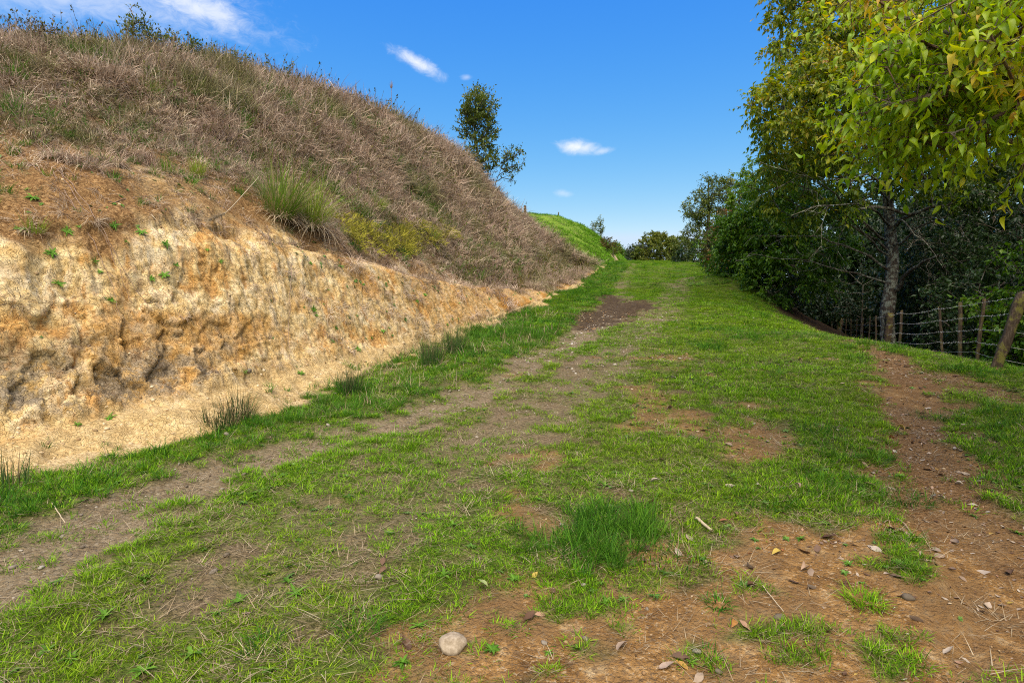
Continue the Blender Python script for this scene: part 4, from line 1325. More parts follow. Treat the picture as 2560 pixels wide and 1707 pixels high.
def grow(rs, trunk, lobes, ntips, seg=0.55, shell=0.45, upbow=0.25, keep=None, tip_r=0.006, power=2.25, sag=0.0):
    """skeleton: every tip is joined to the cheapest node already grown; returns branches as (points, radii, tip id)"""
    trunk = np.asarray(trunk, float)
    # trunk nodes
    tp = [trunk[0, :3]]
    for a, b in zip(trunk[:-1], trunk[1:]):
        L = np.linalg.norm(b[:3] - a[:3]); k = max(2, int(L / 0.35))
        for q in range(1, k + 1):
            tp.append(a[:3] + (b[:3] - a[:3]) * q / k)
    tp = np.array(tp)
    cap = len(tp) + ntips * 12 + 10
    pos = np.zeros((cap, 3)); par = np.full(cap, -1); path = np.zeros(cap); ok = np.zeros(cap, bool)
    n = len(tp)
    pos[:n] = tp; par[1:n] = np.arange(n - 1)
    ok[int(n * 0.3):n] = True
    path[:n] = np.linspace(0, np.linalg.norm(tp[-1] - tp[0]), n) * 0.2
    C = np.array([l[0] for l in lobes], float); Rr = np.array([l[1] for l in lobes], float)
    wt = np.array([l[2] if len(l) > 2 else 1.0 for l in lobes]) * np.prod(Rr, 1) ** 0.6
    wt /= wt.sum()
    tips = []
    while len(tips) < ntips:
        k = rs.choice(len(lobes), p=wt)
        d = unit(rs.normal(0, 1, 3))
        p = C[k] + Rr[k] * d * (shell + (1 - shell) * rs.uniform(0, 1)) ** 0.7
        if keep is None or keep(p):
            tips.append(p)
    tips = np.array(tips)
    top = tp[-1]
    order = np.argsort(np.linalg.norm(tips - tp[len(tp) // 2], axis=1) * rs.uniform(0.6, 1.25, ntips))
    first = rs.permutation(ntips)[:max(6, ntips // 45)]
    order = np.concatenate([first, [k for k in order if k not in set(first)]])
    branches = []
    for t in order:
        p = tips[t]
        D = p - pos[:n]
        L = np.linalg.norm(D, axis=1)
        cost = L + 0.9 * np.maximum(0, -D[:, 2]) + 0.32 * path[:n] + np.where(ok[:n], 0, 1e6)
        k = int(np.argmin(cost))
        p0 = pos[k]; ln = L[k]
        m = int(np.clip(round(ln / seg), 2, 9))
        pd = unit(p0 - pos[par[k]]) if par[k] >= 0 else np.array([0, 0, 1.0])
        c1 = p0 + ln * 0.35 * unit(pd * 0.6 + unit(p - p0) + np.array([0, 0, upbow]))
        c2 = p - ln * 0.25 * unit(unit(p - p0) + np.array([0, 0, -sag]))
        s = np.linspace(0, 1, m + 1)[:, None]
        B = (1 - s) ** 3 * p0 + 3 * (1 - s) ** 2 * s * c1 + 3 * (1 - s) * s ** 2 * c2 + s ** 3 * p
        B[1:-1] += rs.normal(0, 0.035 * min(ln, 1.6), (m - 1, 3))
        ids = [k]
        for q in range(1, m + 1):
            pos[n] = B[q]; par[n] = ids[-1]; path[n] = path[ids[-1]] + np.linalg.norm(B[q] - B[q - 1]); ok[n] = True
            ids.append(n); n += 1
        branches.append((ids, t))
    # pipe model
    a = np.zeros(n)
    for ids, _ in branches:
        a[ids[-1]] += tip_r ** power
    for k in range(n - 1, 0, -1):
        a[par[k]] += a[k]
    rad = a ** (1 / power)
    return tips, [(pos[ids], np.minimum(rad[ids], np.concatenate([[rad[ids[1]]], rad[ids[1:]]]))) for ids, _ in branches], [unit(pos[ids[-1]] - pos[ids[-2]]) for ids, _ in branches], np.array([t for _, t in branches])


def make_tree(name, label, base, trunk, lobes, ntips, leaves, lsize, lmat, bark, seed, cat='tree', group=None, droop=0.5, twig=0.45, ntw=5,
              tmpl=LEAF_LO, tintf=None, shell=0.45, min_r=0.0, twigs=True, sides=6, bare=0, keep=None, upbow=0.25, crown='foliage', tip_r=0.006, nest=None, nroots=0, hand=0, lobj=None):
    """tapered trunk, limbs grown into the lobes of the crown, leaves along the twigs"""
    rs = np.random.default_rng(seed)
    base = np.asarray(base, float)
    root = link(name, None, label=label, cat=cat, group=group, loc=base)
    tr = np.asarray(trunk, float)
    tips, br, dirs, tid = grow(rs, tr, [(np.asarray(l[0]) - base, *l[1:]) for l in lobes], ntips, shell=shell, keep=(lambda p: keep(p + base)) if keep else None, upbow=upbow, tip_r=tip_r)
    # trunk
    n = max(6, int(np.linalg.norm(tr[-1, :3] - tr[0, :3]) / 0.25))
    s = np.linspace(0, len(tr) - 1, n)
    C = np.stack([np.interp(s, np.arange(len(tr)), tr[:, k]) for k in range(4)], -1)
    C[:, :2] += 0.25 * C[:, 3:4] * np.stack([fbm(s * 1.3, s * 0 + seed, 0, 2, seed), fbm(s * 1.3, s * 0 + seed + 9, 0, 2, seed)], -1)
    C[0, 3] *= 1.45; C[1, 3] *= 1.15
    V, F = tube(C[:, :3], C[:, 3], 14)
    ang = np.tile(np.arange(14), n)
    cen = np.repeat(C[:, :3], 14, 0)
    V = cen + (V - cen) * (1 + 0.22 * fbm(V[:, 0] * 5, V[:, 1] * 5, V[:, 2] * 1.6, 3, seed + 3))[:, None]
    link('trunk', mesh_np('trunk', V, F, [bark]), root)
    acc = Acc()
    for P, r in br:
        if r[0] < min_r:
            continue
        V, F = tube(P, np.maximum(r, 0.003), 6 if r[0] > 0.03 else 4 if r[0] > 0.012 else 3)
        acc.add(V, F)
    nb = len(br)
    # bare, lichened dead wood low in the crown
    tipd = np.array(dirs); tippos = np.array([b[0][-1] for b in br])
    leafy = np.ones(nb, bool)
    if bare:
        leafy[rs.permutation(nb)[:0]] = False
    # twigs
    m = nb * ntw
    o = np.repeat(tippos, ntw, 0); d0 = np.repeat(tipd, ntw, 0)
    d = unit(d0 * 0.7 + unit(rs.normal(0, 1, (m, 3))) * 1.0 + np.array([0, 0, -0.25 * droop]))
    o = o - d0 * rs.uniform(0, 0.5, (m, 1)) * twig
    L = twig * rs.uniform(0.5, 1.15, m)
    e = o + d * L[:, None] + np.array([0, 0, -1.0]) * (droop * 0.22 * L)[:, None]
    if twigs:
        side = unit(np.cross(d, rs.normal(0, 1, (m, 3)))); s2 = np.cross(d, side)
        w = 0.0035 if twigs is True else twigs
        V = np.stack([o + w * side, o - 0.5 * w * side + 0.87 * w * s2, o - 0.5 * w * side - 0.87 * w * s2, e], 1).reshape(-1, 3)
        F = (np.arange(m)[:, None, None] * 4 + np.array([[0, 1, 3], [1, 2, 3], [2, 0, 3]])[None]).reshape(-1, 3)
        acc.add(V, F)
    link('branches', acc.mesh('branches', [bark]), root)
    # leaves
    per = max(1, int(leaves / m))
    q = np.tile((np.arange(per) + 0.6) / per, m) + rs.normal(0, 0.06, m * per)
    oo, ee, dd = np.repeat(o, per, 0), np.repeat(e, per, 0), np.repeat(d, per, 0)
    pos = oo + (ee - oo) * q[:, None] + np.array([0, 0, -1.0]) * (0.1 * droop * twig * q ** 2)[:, None]
    sidev = unit(np.cross(dd, rs.normal(0, 1, (m * per, 3))))
    ax = unit(sidev * 0.8 + dd * 0.55 + np.array([0, 0, -droop]) + rs.normal(0, 0.25, (m * per, 3)))
    nr = unit(np.array([0, 0, 1.0]) + 0.7 * sidev * rs.choice([-1, 1], m * per)[:, None] + rs.normal(0, 0.35, (m * per, 3)))
    sz = lsize * rs.uniform(0.5, 1.3, m * per)
    W = pos + base
    cz = (pos[:, 2] - pos[:, 2].min()) / np.ptp(pos[:, 2])
    tint = rs.beta(2, 3.5, m * per) * 0.75 + 0.22 * fbm(W[:, 0] * 0.55, W[:, 1] * 0.55, W[:, 2] * 0.55, 2, seed + 5) + 0.1
    if tintf is not None:
        tint = tint + tintf(W)
    tint = np.clip(tint, 0, 1)
    if hand:
        # the leaves that show largest are pieces of their own, the rest one mass
        u, v, f = project(W)
        see = (u > -5) & (u < 1030) & (v > -5) & (v < 690) & (f > 0.3)
        big = np.where(see, sz / np.maximum(f, 0.3), 0)
        idx = np.argsort(-big)[:hand]
        mask = np.ones(len(W), bool); mask[idx] = False
        shapes = [leaf_hi(c) for c in (0.55, 0.85, 1.1, 1.35, 1.7)]
        nt = 6
        mm = {}
        for k in idx:
            si, ti = int(rs.integers(0, 5)), int(min(nt - 1, tint[k] * nt))
            if (si, ti) not in mm:
                mm[si, ti] = mesh_np('leaf', shapes[si][0], shapes[si][1], [lmat], dict(tint=np.full(len(shapes[si][0]), (ti + 0.5) / nt)))
            y = ax[k]; x = unit(np.cross(y, nr[k])); z = np.cross(x, y)
            lo = link('leaf', mm[si, ti], root)
            M = Matrix(((x[0], y[0], z[0], pos[k][0]), (x[1], y[1], z[1], pos[k][1]), (x[2], y[2], z[2], pos[k][2]), (0, 0, 0, 1)))
            lo.matrix_basis = M @ Matrix.Scale(float(sz[k]), 4)
        pos, ax, nr, sz, tint = pos[mask], ax[mask], nr[mask], sz[mask], tint[mask]
    V, F, tt = place_leaves(tmpl, pos, ax, nr, sz, tint)
    fo = link(crown, mesh_np('foliage', V, F, [lmat], dict(tint=tt), smooth=len(tmpl[0]) > 4), root)
    if hand:
        fo['kind'] = 'stuff'
    return root


def gz1(x, y):
    return float(ground_z(np.array([x]), np.array([y]))[0])


def pt(u, v, y):
    """point at forward distance y seen at a pixel"""
    d = pix_dir(u, v)
    return EYE + d * (y / d[1])


# the big lichen covered tree behind the fence
bx, by = 13.2, 19.9
bz = gz1(bx, by) - 0.1
top_yellow = lambda W: 0.20 * sst(W[:, 2], 5.0, 9.0) * (1 - sst(W[:, 0], 9.5, 14)) + 0.02
treeA = make_tree('broadleaf_tree', 'tall spreading tree with thick lichen covered trunk and yellowing crown, just behind the wire fence', (bx, by, bz),
                  [(0, 0, 0, 0.25), (-0.08, 0, 1.6, 0.215), (0.12, 0.05, 3.4, 0.19), (0.0, 0.2, 5.5, 0.16), (-0.2, 0.2, 8.0, 0.13), (-0.5, 0.2, 10.0, 0.07)],
                  [(pt(818, 108, 15.6), (1.75, 1.9, 1.65), 1.5), (pt(850, 60, 16.5), (2.2, 2.2, 2.1), 1.0), (pt(838, 5, 18.5), (2.3, 2.5, 2.2), 1.1), (pt(880, -60, 18), (3.0, 3, 2.6), 0.8),
                   ((12.5, 19.5, 9.0), (3.4, 3.2, 3.2), 0.8), ((13.5, 17.0, 8.0), (3, 2.5, 3), 0.7), (pt(800, 190, 17.5), (1.7, 1.6, 1.2), 0.7)],
                  900, 92000, 0.14, M_LEAF_A, M_BARK, 501, droop=0.75, twig=0.6, ntw=6, tintf=top_yellow, shell=0.5)
# bare lichened limbs of the same tree reaching out low over the track
rs = np.random.default_rng(77)
acc = Acc()
for k, (u0, v0, y0, u1, v1, y1, r0) in enumerate([(888, 255, 19.9, 790, 190, 16.5, 0.04), (887, 250, 19.9, 755, 185, 16.5, 0.045), (886, 240, 19.9, 800, 150, 15.0, 0.05), (889, 270, 19.9, 745, 232, 19.0, 0.045),
                                                 (889, 225, 19.9, 792, 208, 14.0, 0.045), (886, 282, 19.9, 760, 262, 20.0, 0.035), (893, 292, 19.8, 948, 262, 16.5, 0.085), (892, 200, 19.9, 960, 170, 15.5, 0.05),
                                                 (893, 245, 19.9, 985, 215, 16.0, 0.045), (893, 215, 19.9, 940, 255, 15.0, 0.035), (888, 205, 19.9, 820, 175, 13.5, 0.04)]):
    a, b = pt(u0, v0, y0), pt(u1, v1, y1)
    m = 12
    s = np.linspace(0, 1, m)[:, None]
    P = a + (b - a) * s + np.array([0, 0, 1.0]) * (0.55 * np.sin(np.pi * s) * rs.uniform(0.2, 1.0)) + np.cumsum(rs.normal(0, 0.05, (m, 3)), 0) * (s > 0.05)
    V, F = tube(P - np.array([bx, by, bz]), r0 * (1 - 0.85 * s[:, 0]), 6)
    acc.add(V, F)
    for q in range(7):
        i = rs.integers(3, m - 1)
        d = unit(unit(P[i] - P[i - 1]) + rs.normal(0, 0.55, 3) + np.array([0, 0, -0.15]))
        L = rs.uniform(0.5, 1.5)
        ss = np.linspace(0, 1, 6)[:, None]
        Q = P[i] + d * L * ss + np.cumsum(rs.normal(0, 0.045, (6, 3)), 0) * (ss > 0)
        V, F = tube(Q - np.array([bx, by, bz]), 0.011 * (1 - 0.8 * ss[:, 0]), 4)
        acc.add(V, F)
        for w in range(3):
            j = rs.integers(2, 5)
            d2 = unit(d + rs.normal(0, 0.7, 3)); L2 = rs.uniform(0.2, 0.6)
            V, F = tube(np.stack([Q[j], Q[j] + d2 * L2 * 0.5 + rs.normal(0, 0.03, 3), Q[j] + d2 * L2]) - np.array([bx, by, bz]), [0.008, 0.006, 0.003], 3)
            acc.add(V, F)
dead = link('dead_limbs', acc.mesh('dead_limbs', [M_BARK]), treeA)
dead['label'] = 'bare grey lichened limbs low in the crown'

# green tree leaning over the shoulder further up
make_tree('broadleaf_tree', 'dense mid green tree leaning over the shoulder of the track beyond the lichened tree', (12.9, 26.0, gz1(12.9, 26.0) - 0.1),
          [(0, 0, 0, 0.22), (-0.1, 0, 2, 0.18), (-0.4, 0.1, 4.5, 0.12), (-0.6, 0.1, 6.5, 0.06)],
          [(pt(775, 205, 24), (1.8, 2, 1.7), 1.2), (pt(752, 235, 25), (1.6, 1.8, 1.4), 1.2), (pt(742, 258, 26), (1.5, 1.6, 1.1), 0.9), (pt(800, 235, 23), (2, 2, 2.0), 0.8), (pt(785, 275, 23), (2, 1.8, 1.2), 0.6), (pt(770, 178, 25.5), (1.5, 1.5, 1.2), 0.6)],
          520, 56000, 0.14, M_LEAF_B, M_BARK2, 502, droop=0.7, twig=0.6, ntw=6, tintf=lambda W: 0.12 * sst(W[:, 2], 6, 9), shell=0.55)
make_tree('broadleaf_tree', 'small tree with rust red tipped leaves between the two green trees', (14.2, 31, gz1(14.2, 31) - 0.1),
          [(0, 0, 0, 0.16), (0.0, 0, 2.5, 0.12), (-0.1, 0.1, 5.2, 0.05)],
          [(pt(738, 222, 31), (1.3, 1.4, 1.5), 1), (pt(728, 245, 31), (1.4, 1.5, 1.3), 1)], 150, 9000, 0.14, M_LEAF_R, M_BARK2, 503, droop=0.6, twig=0.55, ntw=5,
          tintf=lambda W: 0.35 * sst(fbm(W[:, 0], W[:, 1], W[:, 2], 2, 9), 0.0, 0.4), shell=0.5)
for k, (u, v, y, rx, rz, sd) in enumerate([(722, 252, 40, 1.9, 1.5, 504), (742, 270, 34, 2.3, 1.5, 505), (765, 290, 27, 2.6, 1.4, 506), (700, 257, 50, 2.4, 1.4, 507)]):
    c = pt(u, v, y)
    make_tree('shrub', ['bushy evergreen shrub on the shoulder below the airy grey tree', 'dark bushy shrub at the lip of the shoulder below the rust tipped tree',
                        'low dark bramble shrub below the leaning green tree', 'low dark shrub at the crest beside the track'][k],
              (c[0], c[1], gz1(c[0], c[1]) - 0.1), [(0, 0, 0, 0.09), (0, 0, 0.6, 0.07), (0.1, 0, max(0.8, c[2] - gz1(c[0], c[1])), 0.03)],
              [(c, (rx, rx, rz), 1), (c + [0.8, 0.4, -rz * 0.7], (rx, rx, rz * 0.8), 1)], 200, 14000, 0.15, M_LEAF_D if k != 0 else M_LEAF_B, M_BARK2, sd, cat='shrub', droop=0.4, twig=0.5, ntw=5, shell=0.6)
# airy far tree
fx, fy = 17.6, 52
make_tree('broadleaf_tree', 'airy dark grey green tree standing at the crest with sky showing through', (fx, fy, gz1(fx, fy) - 0.1),
          [(0, 0, 0, 0.24), (0.2, 0, 2.5, 0.2), (0.3, 0, 5.0, 0.12), (0.2, 0, 7.5, 0.05)],
          [(pt(716, 193, 52), (2.0, 2, 1.8), 1.0), (pt(697, 208, 52), (1.5, 1.5, 1.1), 0.8), (pt(733, 190, 52), (1.6, 1.6, 1.6), 0.7), (pt(709, 215, 52), (1.5, 1.5, 1.2), 0.7), (pt(692, 233, 52), (1.1, 1.3, 1.1), 0.8), (pt(712, 240, 52), (1.8, 1.6, 1.2), 1.0), (pt(735, 225, 52), (1.6, 1.6, 1.5), 0.7)],
          380, 17000, 0.19, M_LEAF_C, M_BARK2, 508, droop=0.3, twig=0.6, ntw=5, shell=0.5, twigs=0.006, tip_r=0.012)
# round bush beyond the crest, and its neighbours
for k, (u, v, y, rx, rz, lm, nm, lb, nl) in enumerate([
        (656, 252, 78, 3.3, 2.7, M_LEAF_C, 'shrub', 'broad rounded olive bush closing the view beyond the crest', 34000), (676, 252, 76, 2.6, 2.2, M_LEAF_C, 'shrub', 'olive bush joined to the right shoulder of the broad rounded bush', 15000),
        (638, 255, 80, 2.2, 1.6, M_LEAF_D, 'shrub', 'small dark bush at the left foot of the broad rounded bush', 5000), (626, 259, 86, 2.0, 1.4, M_LEAF_R, 'shrub', 'rust tinged bush behind the end of the far clay cut', 5000), (614, 254, 72, 1.2, 1.5, M_LEAF_B, 'shrub', 'green bush standing over the end of the far clay cut', 5000)]):
    c = pt(u, v, y)
    gb = max(gz1(c[0], c[1]), 6.5) - 0.1
    make_tree(nm, lb, (c[0], c[1], gb), [(0, 0, 0, 0.16), (0, 0, 1.0, 0.12), (0.1, 0, max(1.5, c[2] - gb), 0.04)],
              [(c, (rx, rx, rz), 1), (c + [0.3 * rx, 0, 0.2 * rz], (rx * 0.7, rx * 0.7, rz * 0.8), 0.7), (c + [-0.5 * rx, 0, -0.4 * rz], (rx * 0.6, rx * 0.6, rz * 0.6), 0.5)],
              260, nl, 0.22, lm, M_BARK2, 520 + k, cat='shrub', droop=0.3, twig=0.55, ntw=5, shell=0.72, twigs=0.006, tip_r=0.01, tintf=lambda W: 0.12 * sst(W[:, 2], 11, 13.5))
# the wood behind the fence
WOOD = [(16.2, 15.5, 9.5, 3.2), (19.5, 19.5, 11, 3.6), (18.8, 23.0, 10.5, 3.4), (24.0, 17.0, 11, 3.8), (22.0, 26.0, 12, 4.0), (22.0, 30.0, 11, 3.6), (28.0, 24.0, 13, 4.4), (26, 33, 13, 4.4), (19.0, 12.5, 9, 3.2), (23, 40, 11, 4.0), (33, 28, 13, 5), (34, 20, 13, 5), (30, 42, 13, 5), (38, 36, 14, 6), (29, 14, 11, 4.5), (21.5, 34, 9, 3.8), (12.8, 8.8, 10, 2.9), (11.5, 4.6, 9, 2.7), (16.5, 10.0, 10, 3.4), (7.4, -2.6, 8.5, 2.6), (8.6, 1.2, 8.5, 2.4)]
for k, (x, y, h, rr) in enumerate(WOOD):
    b = gz1(x, y) - 0.1
    hz = h
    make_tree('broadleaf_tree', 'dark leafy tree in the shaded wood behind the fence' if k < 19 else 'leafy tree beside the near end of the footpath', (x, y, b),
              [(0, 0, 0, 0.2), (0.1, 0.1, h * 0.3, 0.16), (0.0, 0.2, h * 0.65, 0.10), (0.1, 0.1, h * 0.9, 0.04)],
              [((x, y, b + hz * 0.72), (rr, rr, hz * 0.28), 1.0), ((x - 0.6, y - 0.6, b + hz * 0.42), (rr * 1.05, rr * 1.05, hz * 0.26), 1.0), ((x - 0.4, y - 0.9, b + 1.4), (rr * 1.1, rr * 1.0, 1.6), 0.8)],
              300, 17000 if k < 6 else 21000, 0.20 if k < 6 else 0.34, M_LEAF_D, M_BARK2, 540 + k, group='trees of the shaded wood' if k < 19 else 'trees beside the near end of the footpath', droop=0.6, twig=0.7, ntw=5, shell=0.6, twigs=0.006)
# shrubs just behind the fence
for k, (u, v, y, rx, rz) in enumerate([(945, 275, 21.5, 1.6, 1.8), (985, 300, 13.0, 1.2, 1.3), (1040, 305, 11.5, 1.2, 1.4), (1020, 225, 14.5, 1.7, 1.5), (862, 285, 28, 2.2, 1.8), (815, 285, 36, 2.6, 1.9), (960, 235, 21.0, 2.0, 2.4)]):
    c = pt(u, v, y)
    b = gz1(c[0], c[1]) - 0.1
    make_tree('shrub', ['dark leafy understorey shrub behind the wire fence, beside the lichened trunk', 'low green leafy shrub behind the wire fence between the battens', 'leafy green shrub behind the leaning corner post', 'tall shrub with glossy green leaves above the wire fence',
                        'dark shrub deep in the hollow behind the far battens', 'dark shrub in the hollow under the leaning green tree', 'tall dark shrub right of the lichened trunk'][k],
              (c[0], c[1], b), [(0, 0, 0, 0.06), (0, 0, 0.5, 0.05), (0.05, 0, max(0.7, c[2] - b), 0.02)],
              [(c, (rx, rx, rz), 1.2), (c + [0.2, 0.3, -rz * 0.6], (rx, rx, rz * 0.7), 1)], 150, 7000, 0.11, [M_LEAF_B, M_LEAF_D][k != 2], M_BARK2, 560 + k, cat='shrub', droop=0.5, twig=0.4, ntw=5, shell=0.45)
# near tree whose boughs hang into the picture from the right
ex, ey = 6.1, 4.7
eb = gz1(ex, ey) - 0.1
make_tree('broadleaf_tree', 'near tree whose boughs of big curling yellow green leaves reach in over the path', (ex, ey, eb),
          [(0, 0, 0, 0.16), (-0.1, 0, 0.9, 0.14), (-0.2, -0.05, 1.8, 0.12), (-0.4, -0.1, 3.0, 0.08), (-0.6, -0.2, 4.3, 0.04)],
          [(pt(905, 85, 3.9), (0.50, 0.6, 0.45), 1.2), (pt(960, 60, 3.6), (0.62, 0.6, 0.6), 1.2), (pt(1010, 40, 3.3), (0.7, 0.6, 0.75), 1.2), (pt(888, 130, 4.2), (0.34, 0.5, 0.22), 0.8), (pt(950, 120, 4.0), (0.5, 0.5, 0.26), 0.7), (pt(1045, 115, 3.9), (0.6, 0.6, 0.42), 0.9), (pt(940, -10, 3.9), (0.8, 0.6, 0.5), 0.8), (pt(1080, 0, 4.0), (1.0, 0.9, 1.0), 0.8), ((6.0, 4.9, 4.6), (1.4, 1.3, 1.0), 0.7)],
          460, 13800, 0.073, M_LEAF_E, M_TWIG, 580, droop=0.7, twig=0.34, ntw=5, tmpl=LEAF_HI, shell=0.2, twigs=0.005, hand=300, tip_r=0.0065,
          tintf=lambda W: 0.08 + 0.34 * sst(fbm(W[:, 0] * 2, W[:, 1] * 2, W[:, 2] * 2, 2, 31), 0.05, 0.4))
# slim young tree and its neighbour on the skyline of the bank
P0, _, yy, tt = bank_pix(492, 168)
c = pt(478, 118, P0[1])
make_tree('young_tree', 'slim young tree with dense small leaves on the skyline of the bank', P0 - [0, 0, 0.1], [(0, 0, 0, 0.05), (-0.1, 0, 1.2, 0.04), (-0.3, 0, 3.0, 0.015)],
          [(pt(477, 108, P0[1]), (0.95, 0.9, 1.0), 1), (pt(479, 128, P0[1]), (1.05, 0.9, 1.0), 1), (pt(482, 150, P0[1]), (0.85, 0.8, 0.9), 0.8), (pt(487, 163, P0[1]), (0.7, 0.7, 0.5), 0.4)],
          220, 7500, 0.14, M_LEAF_C, M_BARK2, 590, droop=-0.5, twig=0.42, ntw=5, shell=0.35, upbow=0.8, cat='tree', tip_r=0.01, twigs=0.006)
P1, _, yy, tt = bank_pix(505, 187)
make_tree('shrub', 'thin leafy sapling bending right beside the slim young tree', P1 - [0, 0, 0.1], [(0, 0, 0, 0.03), (0.2, 0, 0.8, 0.02), (0.6, 0, 1.8, 0.008)],
          [(pt(510, 165, P1[1]), (0.6, 0.5, 0.9), 1), (pt(518, 158, P1[1]), (0.5, 0.4, 0.7), 0.6)], 45, 620, 0.15, M_LEAF_C, M_BARK2, 591, droop=-0.2, twig=0.4, ntw=4, shell=0.3, upbow=0.8, cat='shrub', tip_r=0.011, twigs=0.007)
# shrubs on the left skyline
for k, (u, v, hgt, wd, nl, lb) in enumerate([(133, 48, 0.75, 0.16, 420, 'tall narrow dark shrub rising from the dry grass skyline'), (150, 50, 0.42, 0.35, 420, 'dark twiggy shrub beside the tall narrow one on the skyline'), (172, 56, 0.35, 0.4, 420, 'low dark shrub spreading along the dry grass skyline'),
                                             (196, 62, 0.40, 0.3, 320, 'olive shrub with pointed tips on the skyline'), (214, 62, 0.45, 0.22, 240, 'upright olive shrub on the skyline where it starts to fall'), (236, 72, 0.42, 0.3, 300, 'olive shrub lowest down the falling skyline'), (40, 40, 0.3, 0.5, 240, 'reddish leaved bramble bush on the skyline at the hill top')]):
    P0, Nn, yy, tt = bank_pix(u, v)
    c = P0 + np.array([0, 0, hgt * 0.6])
    make_tree('shrub', lb, P0 - [0, 0, 0.08], [(0, 0, 0, 0.018), (0, 0, hgt * 0.5, 0.012), (0.02, 0, hgt, 0.005)], [(c, (wd, wd, hgt * 0.55), 1), (c + [0.1 * wd, 0, 0.5 * hgt], (wd * 0.5, wd * 0.5, hgt * 0.35), 0.6)],
              26, nl, 0.06, M_LEAF_C if k < 6 else M_LEAF_R, M_TWIG, 600 + k, cat='shrub', droop=-0.3, twig=0.2, ntw=4, shell=0.2, upbow=0.9)

# scrub on the far clay cut
for k, (u, v, hgt, wd, nl, lb) in enumerate([(600, 240, 2.6, 0.55, 900, 'thin upright shrub on the brow of the far green hill'), (606, 250, 1.2, 0.9, 1200, 'low brown scrub below the thin upright shrub on the far hill'), (613, 256, 1.1, 0.9, 1200, 'low green scrub at the end of the far clay cut'), (593, 232, 1.0, 0.4, 260, 'small sparse sapling on the brow of the far green hill')]):
    d = np.hypot(HU - u, HV - v); q = np.unravel_index(np.argmin(d + (HF < 1) * 1e6), d.shape); P0 = HP[q]
    c = P0 + np.array([0, 0, hgt * 0.55])
    make_tree('shrub', lb, P0 - [0, 0, 0.1], [(0, 0, 0, 0.05), (0, 0, hgt * 0.5, 0.03), (0.02, 0, hgt, 0.01)], [(c, (wd, wd, hgt * 0.5), 1)], 40, nl, 0.16, M_LEAF_R if k == 1 else M_LEAF_C, M_BARK2, 640 + k, cat='shrub', droop=0.0, twig=0.35, ntw=4, shell=0.3, upbow=0.8)
# ------------------------------------------------------------------ wire fence
def wood_mat(name, moss=0.5):
    m, T = new_mat(name)
    tc = T.n('ShaderNodeTexCoord').outputs['Object']
    st = T.vmath('MULTIPLY', tc, (1, 1, 0.12))
    nf = T.noise(st, 60, 4, 0.65)
    c = T.ramp(nf, [(0.3, (0.028, 0.019, 0.012)), (0.55, (0.075, 0.052, 0.034)), (0.72, (0.16, 0.125, 0.088))])
    nb = T.noise(tc, 8, 4, 0.6)
    c = T.mix(T.math('MULTIPLY', T.sstep(nb, 0.5, 0.62), moss), c, (0.16, 0.15, 0.03))
    return finish(m, T, c, 0.9, nf, 0.15, 0.01, 1.0)


M_POST = wood_mat('weathered_wood', 0.75)
M_BATTEN = wood_mat('batten_wood', 0.35)
m_, T_ = new_mat('galvanised_wire')
M_WIRE = finish(m_, T_, (0.42, 0.42, 0.41), 0.5, None, 0.5)
m_.node_tree.nodes['Principled BSDF'].inputs['Metallic'].default_value = 0.6


def stake(base, top, w, d, seed, sides=4, nz=9, rough=0.1, taper=0.94):
    """squared, weather-worn timber from base to top"""
    r = np.random.default_rng(seed)
    base, top = np.asarray(base, float), np.asarray(top, float)
    ax = unit(top - base)
    q = r.uniform(0, 1.2)
    x = unit(np.cross(ax, [math.sin(q), math.cos(q), 0.1])); y = np.cross(ax, x)
    if sides == 4:
        c = np.array([[-1, -0.8], [-0.8, -1], [0.8, -1], [1, -0.8], [1, 0.8], [0.8, 1], [-0.8, 1], [-1, 0.8]]) * 0.5
    else:
        a = np.arange(sides) * 2 * math.pi / sides
        c = np.stack([np.cos(a), np.sin(a)], -1) * 0.5
    k = len(c)
    s = np.linspace(0, 1, nz)
    V = []
    for i, t in enumerate(s):
        j = r.normal(0, rough * 0.25, (k, 1))
        V.append(base + (top - base) * t + (c[:, 0:1] * w * x + c[:, 1:2] * d * y) * (1 + j) * (1 - (1 - taper) * t) + r.normal(0, 0.004, 3))
    V = np.concatenate(V + [[top + ax * 0.012 + r.normal(0, 0.006, 3)]])
    V[-1 - k:-1] += ax * r.normal(0, 0.012, (k, 1))
    i = np.arange(nz - 1)[:, None] * k; q = np.arange(k)[None]; q2 = (q + 1) % k
    F4 = np.stack([i + q, i + q2, i + k + q2, i + k + q], -1).reshape(-1, 4)
    F3 = np.array([[(nz - 1) * k + a, (nz - 1) * k + (a + 1) % k, nz * k] for a in range(k)])
    return V, [F4, F3]


def fence_xy(u):
    y = 1991.0 / (u - 770.0)
    return (u - 512) / FPX * y, y


